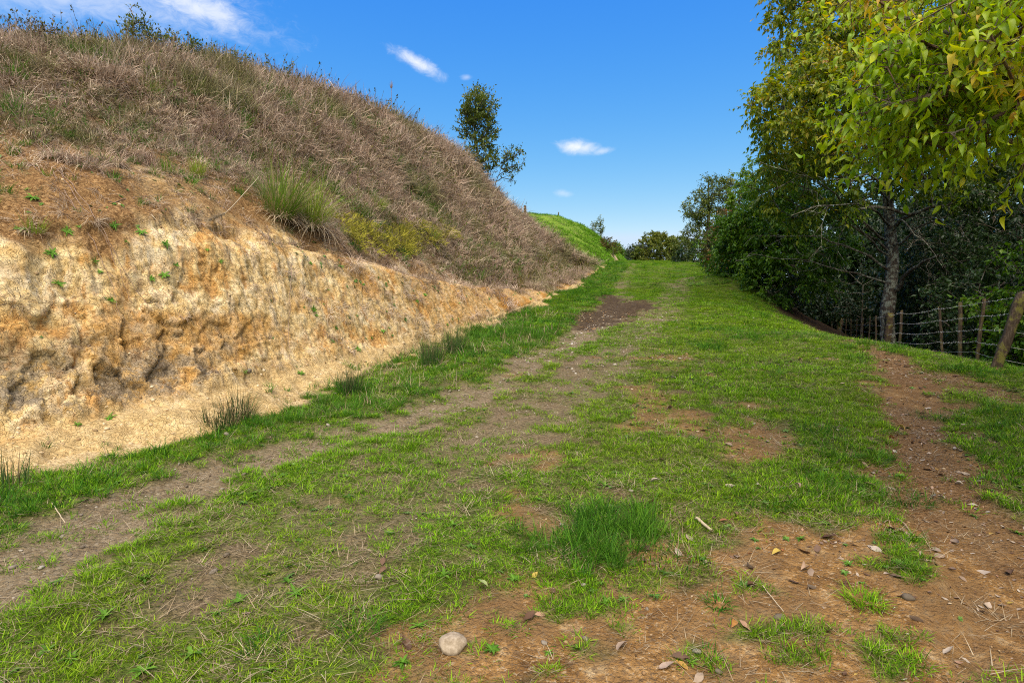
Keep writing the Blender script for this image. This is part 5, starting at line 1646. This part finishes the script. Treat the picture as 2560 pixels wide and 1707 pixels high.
fx0, fy0 = fence_xy(1003)
FENCE = np.array([fx0, fy0, gz1(fx0, fy0)])
fence = link('wire_fence', None, loc=FENCE, label='old post and batten wire fence running along the edge of the gully', cat='fence')
posts = []   # u of base, u of top, v of top, width, kind
LIST = [(996, 1023, 292.5, 0.13, 'post'), (977, 984.5, 299, 0.065, 'batten'), (960, 960.5, 303, 0.075, 'batten'), (943, 939.5, 306, 0.06, 'batten'), (899, 902, 310.5, 0.075, 'batten'), (886, 889.5, 312.5, 0.18, 'post'),
        (876, 876, 315.4, 0.07, 'batten'), (868.5, 870, 316.4, 0.055, 'batten'), (862, 863, 317, 0.06, 'batten'), (856, 857, 318.2, 0.05, 'batten'), (850.5, 851, 318.6, 0.055, 'batten'), (845, 846.5, 319, 0.055, 'batten'),
        (839, 842.5, 318, 0.17, 'post'), (837, 837.5, 319.6, 0.05, 'batten'), (832, 832, 320, 0.055, 'batten'), (826.5, 826, 320, 0.055, 'batten'), (821, 821.5, 320.5, 0.055, 'batten'), (815.5, 815, 320.5, 0.055, 'batten'), (805, 806, 320.5, 0.16, 'post')]
for k, (ub, ut, vt, w, kind) in enumerate(LIST):
    um = 0.5 * (ub + ut)
    x, y = fence_xy(um if k else 1007)
    tp = pt(ut, vt, y)
    bt = pt(ub, 350, y)
    zb = gz1(x, y)
    if kind == 'batten':
        zb = min(zb + 0.04, tp[2] - 0.95)
    top = np.array([tp[0], y, tp[2]])
    bt = np.array([bt[0], y, zb - (0.35 if kind == 'post' else 0.0)])
    if kind == 'post':
        # carry the lean on below the turf
        g = np.array([bt[0], y, zb]); bt = g + (g - top) * 0.25
    w = w if kind == 'post' else w * 0.8
    V, F = stake(bt - FENCE, top - FENCE, w, w * (0.9 if kind == 'post' else 0.6), 800 + k, 4, 10, 0.5 if kind == 'post' else 0.25)
    o = link(kind, mesh_np(kind, V, F, [M_POST if kind == 'post' else M_BATTEN], smooth=False), fence)
    if k == 0:
        o['label'] = 'thick mossy corner post leaning outward'
    posts.append((bt if kind != 'post' else g, top))
posts_ = [(np.array([9.4, 7.4, gz1(9.4, 7.4) + 0.0]), np.array([9.45, 7.4, gz1(9.4, 7.4) + 1.05]))] + posts
V, F = stake(posts_[0][0] - FENCE - [0, 0, 0.3], posts_[0][1] - FENCE, 0.07, 0.045, 899)
link('batten', mesh_np('batten', V, F, [M_BATTEN], smooth=False), fence)
rs = np.random.default_rng(88)
for wi, fr in enumerate((0.95, 0.73, 0.51, 0.31, 0.14)):
    pts_ = []
    acc = Acc()
    for a, b in zip(posts_[:-1], posts_[1:]):
        pa, pb = a[1] - (a[1] - a[0]) * (1 - fr), b[1] - (b[1] - b[0]) * (1 - fr)
        s = np.linspace(0, 1, 9)[:-1, None]
        L = np.linalg.norm(pb - pa)
        Q = pa + (pb - pa) * s
        Q[:, 2] -= 0.012 * L * 4 * (s * (1 - s))[:, 0]
        Q += rs.normal(0, 0.004, Q.shape)
        pts_.append(Q)
    P = np.concatenate(pts_ + [posts_[-1][1][None] - (posts_[-1][1] - posts_[-1][0]) * (1 - fr)])
    # step the wire to the track side of the timber
    P = P + unit(np.array([-0.9, 0.4, 0])) * 0.05
    V, F = tube(P - FENCE, 0.0025, 4)
    acc.add(V, F)
    d = np.concatenate([[0], np.cumsum(np.linalg.norm(np.diff(P, axis=0), axis=1))])
    if wi < 4:
        for t in np.arange(0.05, min(d[-1], 13.0), 0.13):
            c = np.array([np.interp(t, d, P[:, k]) for k in range(3)]) - FENCE
            for sg in range(2):
                dv = unit(rs.normal(0, 1, 3)) * 0.02
                V, F = tube(np.stack([c - dv, c + dv]), [0.0022, 0.0022], 3)
                acc.add(V, F)
    link('wire', acc.mesh('wire', [M_WIRE]), fence)

# posts of a fence on the hill
for k, (u, v, hgt, w, lean, lb) in enumerate([(528.5, 217, 0.98, 0.15, 0.0, 'square wooden post standing at the end of the dry grass skyline'), (558, 219, 0.72, 0.09, 0.12, 'thin leaning stake on the crest of the green hill')]):
    if k == 0:
        Pb = bank_pix(u, v)[0]
    else:
        d = np.hypot(HU - u, HV - v); q = np.unravel_index(np.argmin(d + (HF < 1) * 1e6), d.shape); Pb = HP[q]
    V, F = stake([0, 0, -0.4], [lean * hgt, 0, hgt], w, w * 0.9, 850 + k, 4, 6, 0.2)
    link('fence_post', mesh_np('fence_post', V, F, [M_BATTEN], smooth=False), label=lb, cat='post', loc=Pb)

# ------------------------------------------------------------------ stones
def stone_mat():
    m, T = new_mat('river_stone')
    tc = T.n('ShaderNodeTexCoord').outputs['Object']
    nf = T.noise(tc, 60, 5, 0.7)
    nb = T.noise(tc, 12, 4, 0.6)
    c = T.ramp(nf, [(0.3, (0.18, 0.135, 0.085)), (0.55, (0.30, 0.24, 0.17)), (0.75, (0.42, 0.355, 0.27))])
    c = T.mix(T.math('MULTIPLY', T.sstep(nb, 0.52, 0.68), 0.5), c, (0.22, 0.16, 0.10))
    return finish(m, T, c, 0.75, nf, 0.3, 0.004, 0.6)


def rounded_stone(seed, dims, sub=3, rough=0.06, pear=0.0):
    import bmesh
    bm = bmesh.new()
    bmesh.ops.create_icosphere(bm, subdivisions=sub, radius=1.0)
    V = np.array([v.co[:] for v in bm.verts])
    F = np.array([[v.index for v in f.verts] for f in bm.faces])
    bm.free()
    s = 1 + rough * 2 * fbm(V[:, 0] * 1.1 + seed, V[:, 1] * 1.1, V[:, 2] * 1.1, 3, seed)
    V = V * s[:, None]
    V[:, 0] *= 1 - pear * V[:, 2] * -1.0
    V = V * np.array(dims) * 0.5
    return V, F


M_STONE = stone_mat()
sx, sy = D2((1038, 1488))[0]
sz_ = gz1(sx, sy)
V, F = rounded_stone(3, (0.112, 0.10, 0.085), 4, 0.11, 0.36)
V[:, 2] -= V[:, 2].min()
link('stone', mesh_np('stone', V, F, [M_STONE]), label='smooth rounded pale brown stone the size of a fist lying on the grass edge', cat='stone', loc=(sx, sy, sz_ - 0.02), rot=(0.25, 0.1, 0.2))

M_ROCKLET = grit_mat('loose_stone', [(0.0, (0.15, 0.12, 0.085)), (0.5, (0.27, 0.23, 0.18)), (1.0, (0.42, 0.38, 0.31))])
rockm = []
for k in range(6):
    V, F = rounded_stone(20 + k, (1, 0.75, 0.5), 2, 0.22)
    rockm.append(mesh_np('loose_stone', V, F, [M_ROCKLET], smooth=False))
rs = np.random.default_rng(90)
spots = [(520, 1272, .05), (1067, 942, .06), (2085, 1375, .07), (30, 1290, .06), (160, 1260, .04), (95, 1290, .05), (870, 1325, .06), (1290, 1205, .05), (735, 990, .05), (560, 1090, .05), (1250, 1480, .04), (1345, 1470, .04), (1600, 1495, .05), (1790, 1420, .06), (1650, 1540, .04), (1450, 1130, .05), (690, 950, .06), (520, 1000, .09), (770, 905, .06), (1215, 860, .07), (1190, 862, .05), (1340, 1345, .04)]
for k in range(60):
    a = rs.uniform(0.0, 0.8)
    i = int(a * (len(RUT) - 1)); f = a * (len(RUT) - 1) - i
    p = np.array(RUT[i]) * (1 - f) + np.array(RUT[i + 1]) * f + rs.normal(0, 0.22, 2)
    spots.append((p[0], p[1], -rs.uniform(0.018, 0.045)))
for k, (a, b, s) in enumerate(spots):
    x, y = D2((a, b))[0] if s > 0 else (a, b)
    s = abs(s)
    if y < 1.6 or y > 14:
        continue
    z = float(surf_z(np.array([x]), np.array([y]))[0][0])
    mq = masks(np.array([x]), np.array([y]))
    wh = 'in the grey wheel rut' if mq['rut'][0] > 0.4 else 'on the bare orange clay' if mq['bare'][0] > 0.4 else 'in the short grass'
    link('loose_stone', rockm[k % 6], label='small angular grey stone lying loose ' + wh, cat='stone', group='loose stones ' + wh, loc=(x, y, z + 0.10 * s), rot=(rs.uniform(-.3, .3), rs.uniform(-.3, .3), rs.uniform(0, 6.28)), scale=s * 0.8)
# pale rocks fallen at the foot of the bank
for k, (u, v, s, lb) in enumerate([(227, 434, 0.10, 'pale clay rock beside the rush clump at the foot of the bank'), (248, 372, 0.07, 'small pale clay rock on the sandy apron below the bank')]):
    Pb = bank_pix(u, v)[0]
    V, F = rounded_stone(40 + k, (1, 0.8, 0.75), 3, 0.2)
    link('clay_rock', mesh_np('clay_rock', V, F, [M_CLOD if k != 1 else M_ROCKLET], smooth=False), label=lb, cat='rock', loc=Pb + [0, 0, 0.02], rot=(0.3, 0.2, k), scale=s)

clodm = []
for k in range(6):
    V, F = rounded_stone(60 + k, (1, 0.85, 0.7), 2, 0.3)
    clodm.append(mesh_np('clay_clod', V, F, [M_CLOD], smooth=False))
rs = np.random.default_rng(93)
for k in range(110):
    yy = 2.6 + 8.0 * rs.uniform() ** 1.3; tt = rs.uniform(0.03, 0.15)
    P, Nn = bank_at(np.array([yy]), np.array([tt]))
    s = 0.022 * math.exp(rs.normal(0, 0.55))
    link('clay_clod', clodm[k % 6], label='loose lump of pale clay lying on the sandy apron below the bank', cat='clod', group='loose clay lumps on the apron', loc=P[0] + Nn[0] * s * 0.15, rot=tuple(rs.uniform(-1, 1, 3)), scale=s)

# ------------------------------------------------------------------ fallen leaves
leafm = []
M_FRESH = deadleaf_mat('fallen_green_leaf', [(0.0, (0.32, 0.40, 0.14)), (1.0, (0.48, 0.52, 0.2))], 0.5)
for k in range(8):
    V, F = curl_leaf(900 + k)
    leafm.append(mesh_np('fallen_leaf', V, F, [M_DEADLEAF]))
V, F = curl_leaf(950)
x, y = D2((1108, 1352))[0]
link('fallen_leaf', mesh_np('fallen_leaf', V, F, [M_FRESH]), label='fresh pale green leaf fallen near the rounded stone', cat='leaf', loc=(x, y, gz1(x, y) + 0.025), rot=(0.2, 0.1, 0.9), scale=(0.06, 0.07, 0.05))
rs = np.random.default_rng(91)
cnt = 0
lead = [(1240, 1415), (1215, 1425), (1345, 1310), (1228, 1323), (930, 1312), (1640, 1190), (1690, 1180), (1660, 1195), (1800, 1180), (1720, 1310), (1845, 1270), (1630, 1220), (1530, 1535), (1565, 1530), (880, 1310), (1430, 1490), (2060, 1325), (2180, 1500), (1880, 940), (1980, 1110), (2160, 1080), (2195, 860), (1480, 1170), (1500, 1160), (570, 1405), (930, 1480), (330, 1560), (1480, 1115), (1270, 1360), (880, 1290)]
while cnt < 190:
    if cnt < len(lead):
        x, y = D2(lead[cnt])[0]
    else:
        y = math.sqrt(rs.uniform(1.5 ** 2, 9.5 ** 2)); x = rs.uniform(-0.25, 0.9) * y
        mm = masks(np.array([x]), np.array([y]))
        if rs.uniform() > (0.2 + 0.8 * max(mm['bare'][0], mm['path'][0])) * float(sst(x - 0.1 * y, -0.3, 1.6)) or x > edge_x(y) + 1:
            continue
    z = float(surf_z(np.array([x]), np.array([y]))[0][0])
    s = rs.uniform(0.045, 0.085)
    mq = masks(np.array([x]), np.array([y]))
    wh = 'on the brown footpath' if mq['path'][0] > 0.4 else 'on the bare orange clay' if mq['bare'][0] > 0.4 else 'in the grass of the track'
    link('fallen_leaf', leafm[cnt % 8], label='curled dead brown or grey leaf lying ' + wh, cat='leaf', group='dead leaves ' + wh, loc=(x, y, z + 0.006), rot=(rs.normal(0, 0.35), rs.normal(0, 0.35), rs.uniform(0, 6.28)), scale=(s, s, s * rs.uniform(0.5, 1.0)))
    cnt += 1

# ------------------------------------------------------------------ tussocks and rushes
M_TUSS = blade_mat('tussock_blades', [(0.0, (0.36, 0.28, 0.15)), (0.25, (0.30, 0.26, 0.09)), (0.34, (0.09, 0.16, 0.02)), (0.7, (0.17, 0.28, 0.025)), (1.0, (0.33, 0.37, 0.05))], transf=0.3)
M_TUSSY = blade_mat('yellow_tussock_blades', [(0.0, (0.40, 0.30, 0.14)), (0.3, (0.32, 0.28, 0.08)), (0.5, (0.17, 0.27, 0.02)), (1.0, (0.30, 0.38, 0.03))], transf=0.35)
M_RUSH = blade_mat('rush_stems', [(0.0, (0.16, 0.10, 0.06)), (0.3, (0.10, 0.09, 0.04)), (0.5, (0.03, 0.075, 0.02)), (1.0, (0.07, 0.13, 0.03))], transf=0.15, tip=(0.6, (0.20, 0.13, 0.07)))
M_STRAW = blade_mat('straw', [(0.0, (0.30, 0.21, 0.13)), (0.5, (0.46, 0.36, 0.23)), (1.0, (0.62, 0.52, 0.36))], transf=0.25, rough=0.7)


def tussock(name, label, pos, up, parts, cat='grass tuft', group=None, seed=0):
    """parts: (part name, material, blades(...) arguments)"""
    r = link(name, None, label=label, cat=cat, group=group, loc=pos)
    for k, (pn, mat, kw, off) in enumerate(parts):
        V, F, t, h = blades(seed=seed * 13 + k, **kw)
        z = unit(np.asarray(up, float)); x = unit(np.cross([0.3, 1, 0], z)); y = np.cross(z, x)
        V = V[:, 0:1] * x + V[:, 1:2] * y + V[:, 2:3] * z + np.asarray(off, float)
        link(pn, mesh_np(pn, V, F, [mat], dict(tint=t, hh=h)), r)
    return r


def on_bank(u, v):
    P, Nn, _, _ = bank_pix(u, v)
    return P, Nn


P, Nn = on_bank(280, 216)
tussock('tussock', 'largest green tussock hanging on the upper bank above the clay face', P, Nn * 0.35 + UP, [
    ('leaves', M_TUSS, dict(n=480, rad=0.20, hlo=0.35, hhi=1.15, w=0.010, lean=(0.02, 0.75), curl=(0.0, 1.1), segs=6), (0, 0, 0)),
    ('dead_leaves', M_STRAW, dict(n=240, rad=0.26, hlo=0.25, hhi=0.6, w=0.008, lean=(0.8, 1.6), curl=(0.5, 1.5), segs=6), (0, 0, 0.02))], seed=1)
P, Nn = on_bank(310, 226)
tussock('tussock', 'yellow green tussock growing against the right side of the largest tussock', P, Nn * 0.45 + UP, [
    ('leaves', M_TUSSY, dict(n=280, rad=0.15, hlo=0.35, hhi=1.2, w=0.010, lean=(0.0, 0.7), curl=(0.0, 1.1), segs=6), (0, 0, 0)),
    ('dead_leaves', M_STRAW, dict(n=340, rad=0.28, hlo=0.3, hhi=0.9, w=0.008, lean=(0.7, 1.6), curl=(0.5, 1.6), segs=7), (0, 0, 0.02))], seed=2)
for k, (u, v, h, n, mt, lb) in enumerate([(198, 176, 0.36, 130, M_TUSSY, 'small yellow green tussock on the bare brown soil of the bank'), (166, 172, 0.30, 70, M_TUSS, 'thin green tussock beside the small yellow one on the brown soil'),
                                          (376, 212, 0.55, 150, M_TUSSY, 'bright green tuft on the dry grass right of the big tussocks'), (150, 96, 0.40, 120, M_TUSS, 'green grass tuft leaning over the top edge of the brown soil'),
                                          (432, 240, 0.5, 90, M_TUSS, 'small green tuft low on the dry grass slope'), (330, 122, 0.45, 90, M_TUSS, 'green tuft high among the dry grass'), (34, 232, 0.22, 60, M_TUSSY, 'tiny yellowish tuft on the lip of the clay face')]):
    P, Nn = on_bank(u, v)
    f = max(1.0, np.linalg.norm(P - EYE) / 8)
    tussock('tussock', lb, P, Nn * 0.4 + UP, [
        ('leaves', mt, dict(n=n, rad=0.08 * f, hlo=h * 0.5, hhi=h, w=0.0055 * f, lean=(0.0, 0.5), curl=(0.1, 0.9), segs=5), (0, 0, 0)),
        ('dead_leaves', M_STRAW, dict(n=n, rad=0.10 * f, hlo=h * 0.4, hhi=h * 0.9, w=0.005 * f, lean=(0.7, 1.6), curl=(0.4, 1.6), segs=5), (0, 0, 0.01))], seed=10 + k)
for k, (u, v, s, lb) in enumerate([(82, 165, 1.0, 'matted heap of dead brown grass on the bare soil'), (104, 162, 0.8, 'smaller heap of dead curled grass right of the matted one'), (128, 152, 0.7, 'dead brown grass heap below the fluffy seed heads'), (60, 158, 0.7, 'dead grass heap on the bare soil beside the matted one'), (148, 165, 0.6, 'small dead grass heap near the thin green tussock')]):
    P, Nn = on_bank(u, v)
    tussock('dead_grass_heap', lb, P, Nn * 0.7 + UP * 0.5, [('dead_leaves', M_DRY, dict(n=420, rad=0.26 * s, hlo=0.12, hhi=0.34, w=0.006, lean=(0.2, 1.5), curl=(0.4, 2.6), segs=5), (0, 0, 0)),
                                                           ('straw', M_STRAW, dict(n=60, rad=0.26 * s, hlo=0.15, hhi=0.36, w=0.005, lean=(0.2, 1.5), curl=(0.4, 2.6), segs=5), (0, 0, 0))], seed=30 + k)
# rushes along the foot of the bank
for k, (a, b, h, n, lean, lb) in enumerate([(505, 985, 0.34, 190, 0.75, 'low dark rush clump spreading on the edge of the sandy apron'), (545, 965, 0.40, 150, 0.55, 'upright dark rush clump behind the low spreading one'), (803, 902, 0.42, 150, 0.5, 'brown tipped rush clump alone at the foot of the bank'),
                                            (992, 838, 0.60, 190, 0.5, 'green rush clump in front of the darker pair'), (1045, 812, 0.62, 200, 0.55, 'dark green rush clump furthest up the foot of the bank'), (12, 1120, 0.36, 45, 0.25, 'sparse brown rush stems standing on the sandy apron')]):
    x, y = D2((a, b))[0]
    z = gz1(x, y)
    tussock('rush_clump', lb, (x, y, z - 0.02), (0, 0, 1), [('stems', M_RUSH, dict(n=n, rad=0.13, hlo=h * 0.4, hhi=h, w=0.006, lean=(0.0, lean), curl=(-0.1, 0.35), segs=4, taper=2.5), (0, 0, 0)),
                                                           ('grass', M_LUSH, dict(n=60, rad=0.2, hlo=0.06, hhi=0.18, w=0.006, lean=(0.1, 0.9), curl=(0.3, 1.2), segs=4), (0, 0, 0))], cat='rushes', seed=50 + k)
# the dark lush tufts of grass in the track
for k, (a, b, h, n, rad, mt, lb) in enumerate([(1390, 1225, 0.11, 420, 0.40, M_LUSH, 'dark lush grass tuft in the middle of the track'), (1290, 1250, 0.10, 330, 0.3, M_LUSH, 'dark grass tuft joined to the left of the lush tuft'), (1500, 1260, 0.10, 330, 0.3, M_LUSH, 'grass tuft right of the lush tuft'), (1985, 1385, 0.10, 230, 0.09, M_TURF, 'yellowish grass tuft alone on the bare clay by the path'),
                                               (1625, 1500, 0.07, 90, 0.04, M_LUSH, 'tiny dark grass tuft on the orange clay'), (1650, 1390, 0.10, 120, 0.06, M_LUSH, 'small upright grass tuft at the upper edge of the bare clay'), (2080, 1130, 0.13, 300, 0.16, M_LUSH, 'grass tuft beside the left edge of the brown footpath'), (1760, 1150, 0.13, 300, 0.2, M_LUSH, 'broad grass tuft above the bare clay'),
                                               (1880, 985, 0.15, 360, 0.24, M_LUSH, 'dark grass tuft by the bald orange patch'), (2150, 950, 0.13, 250, 0.2, M_LUSH, 'long grass tuft right of the footpath below the fence'), (610, 1480, 0.10, 140, 0.08, M_LUSH, 'small dark tuft in the short turf left of the stone'), (830, 1440, 0.12, 160, 0.1, M_LUSH, 'thin bladed tuft beside the rounded stone')]):
    x, y = D2((a, b))[0]
    z = float(surf_z(np.array([x]), np.array([y]))[0][0])
    tussock('grass_tuft', lb, (x, y, z - 0.008), (0, 0, 1), [('blades', mt, dict(n=n, rad=rad, hlo=h * 0.25, hhi=h * 1.15, w=0.0044, lean=(0.1, 1.25), curl=(0.2, 1.4), segs=5), (0, 0, 0)),
                                                            ('dead_blades', M_STRAW, dict(n=max(8, n // 14), rad=rad * 1.1, hlo=h * 0.4, hhi=h * 0.9, w=0.003, lean=(0.6, 1.5), curl=(0.0, 0.8), segs=4), (0, 0, 0))], seed=70 + k)

# ------------------------------------------------------------------ rosette weeds
def rosette(seed, n, lo, hi, w, lob):
    a = leaf_fan(n, lo, hi, w, (0.1, 0.75), seed, lob)
    return a


ROS = []
for k in range(6):
    a = rosette(950 + k, 15 + 3 * (k % 3), 0.3, 1.0, 0.085 + 0.02 * (k % 3), 0.3 * (k % 2))
    ROS.append(a.mesh('rosette_weed', [M_HERB]))
rs = np.random.default_rng(92)
gs = [(680, 1358, .10), (1325, 1492, .07), (1130, 1502, .075), (545, 1378, .11), (660, 1330, .08), (440, 1500, .10), (500, 1400, .08), (2340, 1205, .10), (1840, 1240, .06), (1790, 1440, .05), (690, 1075, .09), (1040, 1205, .08), (1110, 1010, .09), (960, 1435, .08), (925, 1525, .07), (240, 1420, .10), (160, 1510, .09), (330, 1540, .09), (620, 1545, .08), (1390, 1120, .08), (1560, 1130, .08), (2230, 1050, .09), (2290, 990, .09), (1590, 1520, .05), (1260, 1500, .05), (1390, 1385, .06), (1180, 1330, .08), (760, 1260, .08), (1020, 1320, .09), (330, 1330, .09)]
for k, (a, b, s) in enumerate(gs):
    x, y = D2((a, b))[0]
    z = float(surf_z(np.array([x]), np.array([y]))[0][0])
    link('rosette_weed', ROS[k % 6], label='flat rosette of a broad leaved weed in the short turf', cat='weed', group='rosette weeds in the turf', loc=(x, y, z + 0.004), rot=(rs.normal(0, .12), rs.normal(0, .12), rs.uniform(0, 6.28)), scale=s * 0.72)
bs = [(560, 855), (690, 858), (720, 708), (725, 725), (380, 560), (475, 575), (505, 600), (375, 630), (350, 640), (400, 610), (120, 580), (130, 650), (60, 435), (75, 455), (155, 530), (180, 522), (290, 555), (45, 525), (260, 515), (230, 625), (820, 800), (905, 830), (905, 700), (780, 610), (800, 560), (560, 320), (590, 350), (680, 300), (450, 290), (640, 270), (250, 960), (180, 975), (770, 750), (250, 690), (700, 590), (880, 760), (215, 600), (325, 535)]
for k, (a, b) in enumerate(bs):
    P, Nn = on_bank(a * 1024 / 2352, b * 1024 / 2352)
    q = Vector(unit(Nn + UP * 0.3)).to_track_quat('Z', 'Y')
    o = link('rosette_weed', ROS[(k * 5) % 6], label='green rosette weed clinging to the clay bank', cat='weed', group='rosette weeds on the clay bank', loc=P + Nn * 0.01, rot=q.to_euler(), scale=rs.uniform(0.04, 0.085))

# ------------------------------------------------------------------ fluffy seed heads, dead canes, plume
def seedhead(name, label, base, top, seed):
    r = np.random.default_rng(seed)
    root = link(name, None, label=label, cat='seed head', group='fluffy seed heads on the bank', loc=base)
    s = np.linspace(0, 1, 8)[:, None]
    d = top - base
    P = d * s + np.array([r.normal(0, 0.05), r.normal(0, 0.05), 0.08]) * np.sin(np.pi * s)
    V, F = tube(P, 0.0035 * (1 - 0.4 * s[:, 0]), 4)
    link('stalk', mesh_np('stalk', V, F, [M_STRAW], dict(tint=np.full(len(V), 0.4), hh=np.zeros(len(V)))), root)
    V, F, t, h = blades(150, 0.018, 0.04, 0.11, 0.006, (0.2, 2.3), (0.4, 1.8), 3, seed + 1)
    link('head', mesh_np('head', V + P[-1], F, [M_STRAW], dict(tint=0.35 + 0.6 * t, hh=h)), root)


for k, (a, b, hpx) in enumerate([(342, 243, 26), (360, 240, 70), (423, 262, 30), (300, 262, 20), (180, 278, 14), (105, 296, 12), (160, 292, 10), (215, 290, 12), (268, 284, 10), (285, 282, 10), (372, 292, 12), (402, 300, 14), (330, 310, 12), (352, 332, 14), (278, 335, 10), (270, 374, 10), (400, 320, 10), (68, 300, 10), (390, 310, 10)]):
    P, Nn = on_bank(a * .4354, (b + hpx) * .4354)
    f = P[1]
    top = pt(a * .4354, b * .4354, f - 0.1)
    seedhead('seed_head', 'fluffy tan grass seed head bent over the brown soil of the bank', P, top, 1000 + k)

m_, T_ = new_mat('dead_cane')
M_CANE = finish(m_, T_, T_.ramp(T_.noise(T_.n('ShaderNodeTexCoord').outputs['Object'], 14, 3), [(0.3, (0.14, 0.085, 0.06)), (0.7, (0.32, 0.22, 0.16))]), 0.8)


def cane(name, label, pix, lift, rad, seed, cat='cane', group=None, tw=0):
    r = np.random.default_rng(seed)
    pts_ = []
    for (a, b) in pix:
        P, Nn = on_bank(a * .4354, b * .4354)
        pts_.append(P + Nn * lift)
    P = np.array(pts_)
    s = np.linspace(0, len(P) - 1, 26)
    Q = np.stack([np.interp(s, np.arange(len(P)), P[:, k]) for k in range(3)], -1)
    for _ in range(3):
        Q[1:-1] = 0.25 * Q[:-2] + 0.5 * Q[1:-1] + 0.25 * Q[2:]
    Q += r.normal(0, 0.008, Q.shape)
    root = link(name, None, label=label, cat=cat, group=group, loc=P[0])
    V, F = tube(Q - P[0], rad * (1 - 0.6 * np.linspace(0, 1, 26)), 5)
    link('stem', mesh_np('stem', V, F, [M_CANE]), root)
    for q in range(tw):
        i = r.integers(6, 24)
        d = unit(unit(Q[i] - Q[i - 1]) + r.normal(0, 0.6, 3)); L = r.uniform(0.1, 0.3)
        V, F = tube(np.stack([Q[i], Q[i] + d * L * 0.5 + [0, 0, -0.02], Q[i] + d * L + [0, 0, -0.05]]) - P[0], [rad * 0.4, rad * 0.3, rad * 0.15], 4)
        link('twig', mesh_np('twig', V, F, [M_CANE]), root)


CN = [([(120, 395), (165, 470), (215, 560), (262, 650), (275, 735)], 'dead bramble cane trailing down the clay face, longest of its bunch'), ([(130, 390), (190, 480), (240, 540), (268, 620), (300, 700)], 'dead bramble cane trailing beside the longest one'), ([(140, 395), (215, 500), (270, 600), (330, 690), (385, 745)], 'dead bramble cane slanting right across the clay face'),
      ([(660, 545), (664, 620), (660, 720), (664, 820), (672, 855)], 'thin dead stem hanging straight down the clay face below the tussocks'), ([(610, 520), (616, 560), (622, 600)], 'short dead stem hanging from the dry grass lip'), ([(20, 330), (70, 380), (130, 430), (190, 500)], 'dead cane lying across the brown soil'),
      ([(250, 470), (330, 455), (420, 450), (480, 440)], 'dead cane lying level along the lip of the clay face'), ([(1000, 610), (1060, 680), (1110, 720)], 'thin dead stem trailing at the low end of the clay face')]
for k, (px_, lb) in enumerate(CN):
    cane('bramble_cane', lb, px_, 0.03, 0.0042, 1100 + k, tw=3)
# dead plume stalk resting on the bank
A_, N_ = on_bank(585 * .4354, 425 * .4354); B_, N2_ = on_bank(478 * .4354, 528 * .4354)
root = link('plume_stalk', None, label='dead pampas plume on a long pale stalk lying down the bank', cat='plume', loc=A_)
s = np.linspace(0, 1, 14)[:, None]
Q = np.array([(lambda q: q[0] + q[1] * 0.14)(on_bank((585 - 107 * t) * .4354, (425 + 103 * t) * .4354)) for t in s[:, 0]])
for _ in range(12):
    Q[1:-1] = 0.25 * Q[:-2] + 0.5 * Q[1:-1] + 0.25 * Q[2:]
V, F = tube(Q - A_, 0.007 * (1 - 0.5 * s[:, 0]), 5)
link('stalk', mesh_np('stalk', V, F, [M_STRAW], dict(tint=np.full(len(V), 0.8), hh=np.zeros(len(V)))), root)
acc = Acc()
ax = unit(Q[-1] - Q[-2])
for k in range(10):
    V, F, t, h = blades(26, 0.012, 0.08, 0.2, 0.004, (0.0, 0.35), (0.0, 0.5), 3, 1200 + k)
    x = unit(np.cross(ax, [0, 0, 1.0])); y = np.cross(ax, x)
    V = V[:, 0:1] * x + V[:, 1:2] * y + V[:, 2:3] * ax + (Q[-4] + (Q[-1] - Q[-4]) * k / 10 - A_)
    acc.add(V, F, tint=0.5 + 0.5 * t, hh=h)
link('plume', acc.mesh('plume', [M_STRAW]), root)
# tall thin weed on the skyline
P, Nn = on_bank(394, 118)
root = link('tall_weed', None, label='single tall thin dead weed standing above the skyline', cat='weed', loc=P)
hh_ = float(pt(394, 80, P[1])[2] - P[2])
V, F = tube([[0, 0, -0.1], [0.01, 0, hh_ * 0.5], [0.0, 0.02, hh_]], [0.012, 0.008, 0.004], 4)
link('stem', mesh_np('stem', V, F, [M_CANE]), root)
V, F, t, h = blades(60, 0.03, 0.08, 0.3, 0.007, (0.0, 0.5), (-0.2, 0.4), 3, 1300)
link('head', mesh_np('head', V + [0, 0.02, hh_ * 0.82], F, [M_DRY], dict(tint=t * 0.5, hh=h)), root)
# sticks lying on the track
for k, (a0, b0, a1, b1, rad, lb) in enumerate([(1752, 1352, 1800, 1410, 0.003, 'thin pale straw stem lying across the bare clay'), (1600, 1195, 1636, 1222, 0.011, 'short pale stick lying at the edge of the bare clay'), (120, 840 + 320, 150, 1075 + 130, 0.004, 'bleached bent stem in the long grass by the rut'), (2040, 1180, 2110, 1230, 0.006, 'thin dark twig lying on the footpath')]):
    A2, B2 = np.array(D2((a0, b0))[0]), np.array(D2((a1, b1))[0])
    s = np.linspace(0, 1, 8)[:, None]
    Q = A2 + (B2 - A2) * s
    z = ground_z(Q[:, 0], Q[:, 1]) + rad + 0.008 - 0.045 * masks(Q[:, 0], Q[:, 1])['path']
    Q = np.concatenate([Q, z[:, None]], 1)
    V, F = tube(Q - Q[0], rad * (1 - 0.3 * s[:, 0]), 6)
    link('stick', mesh_np('stick', V, F, [M_STRAW], dict(tint=np.full(len(V), 0.75 if k < 3 else 0.05), hh=np.zeros(len(V)))), label=lb, cat='stick', loc=Q[0])
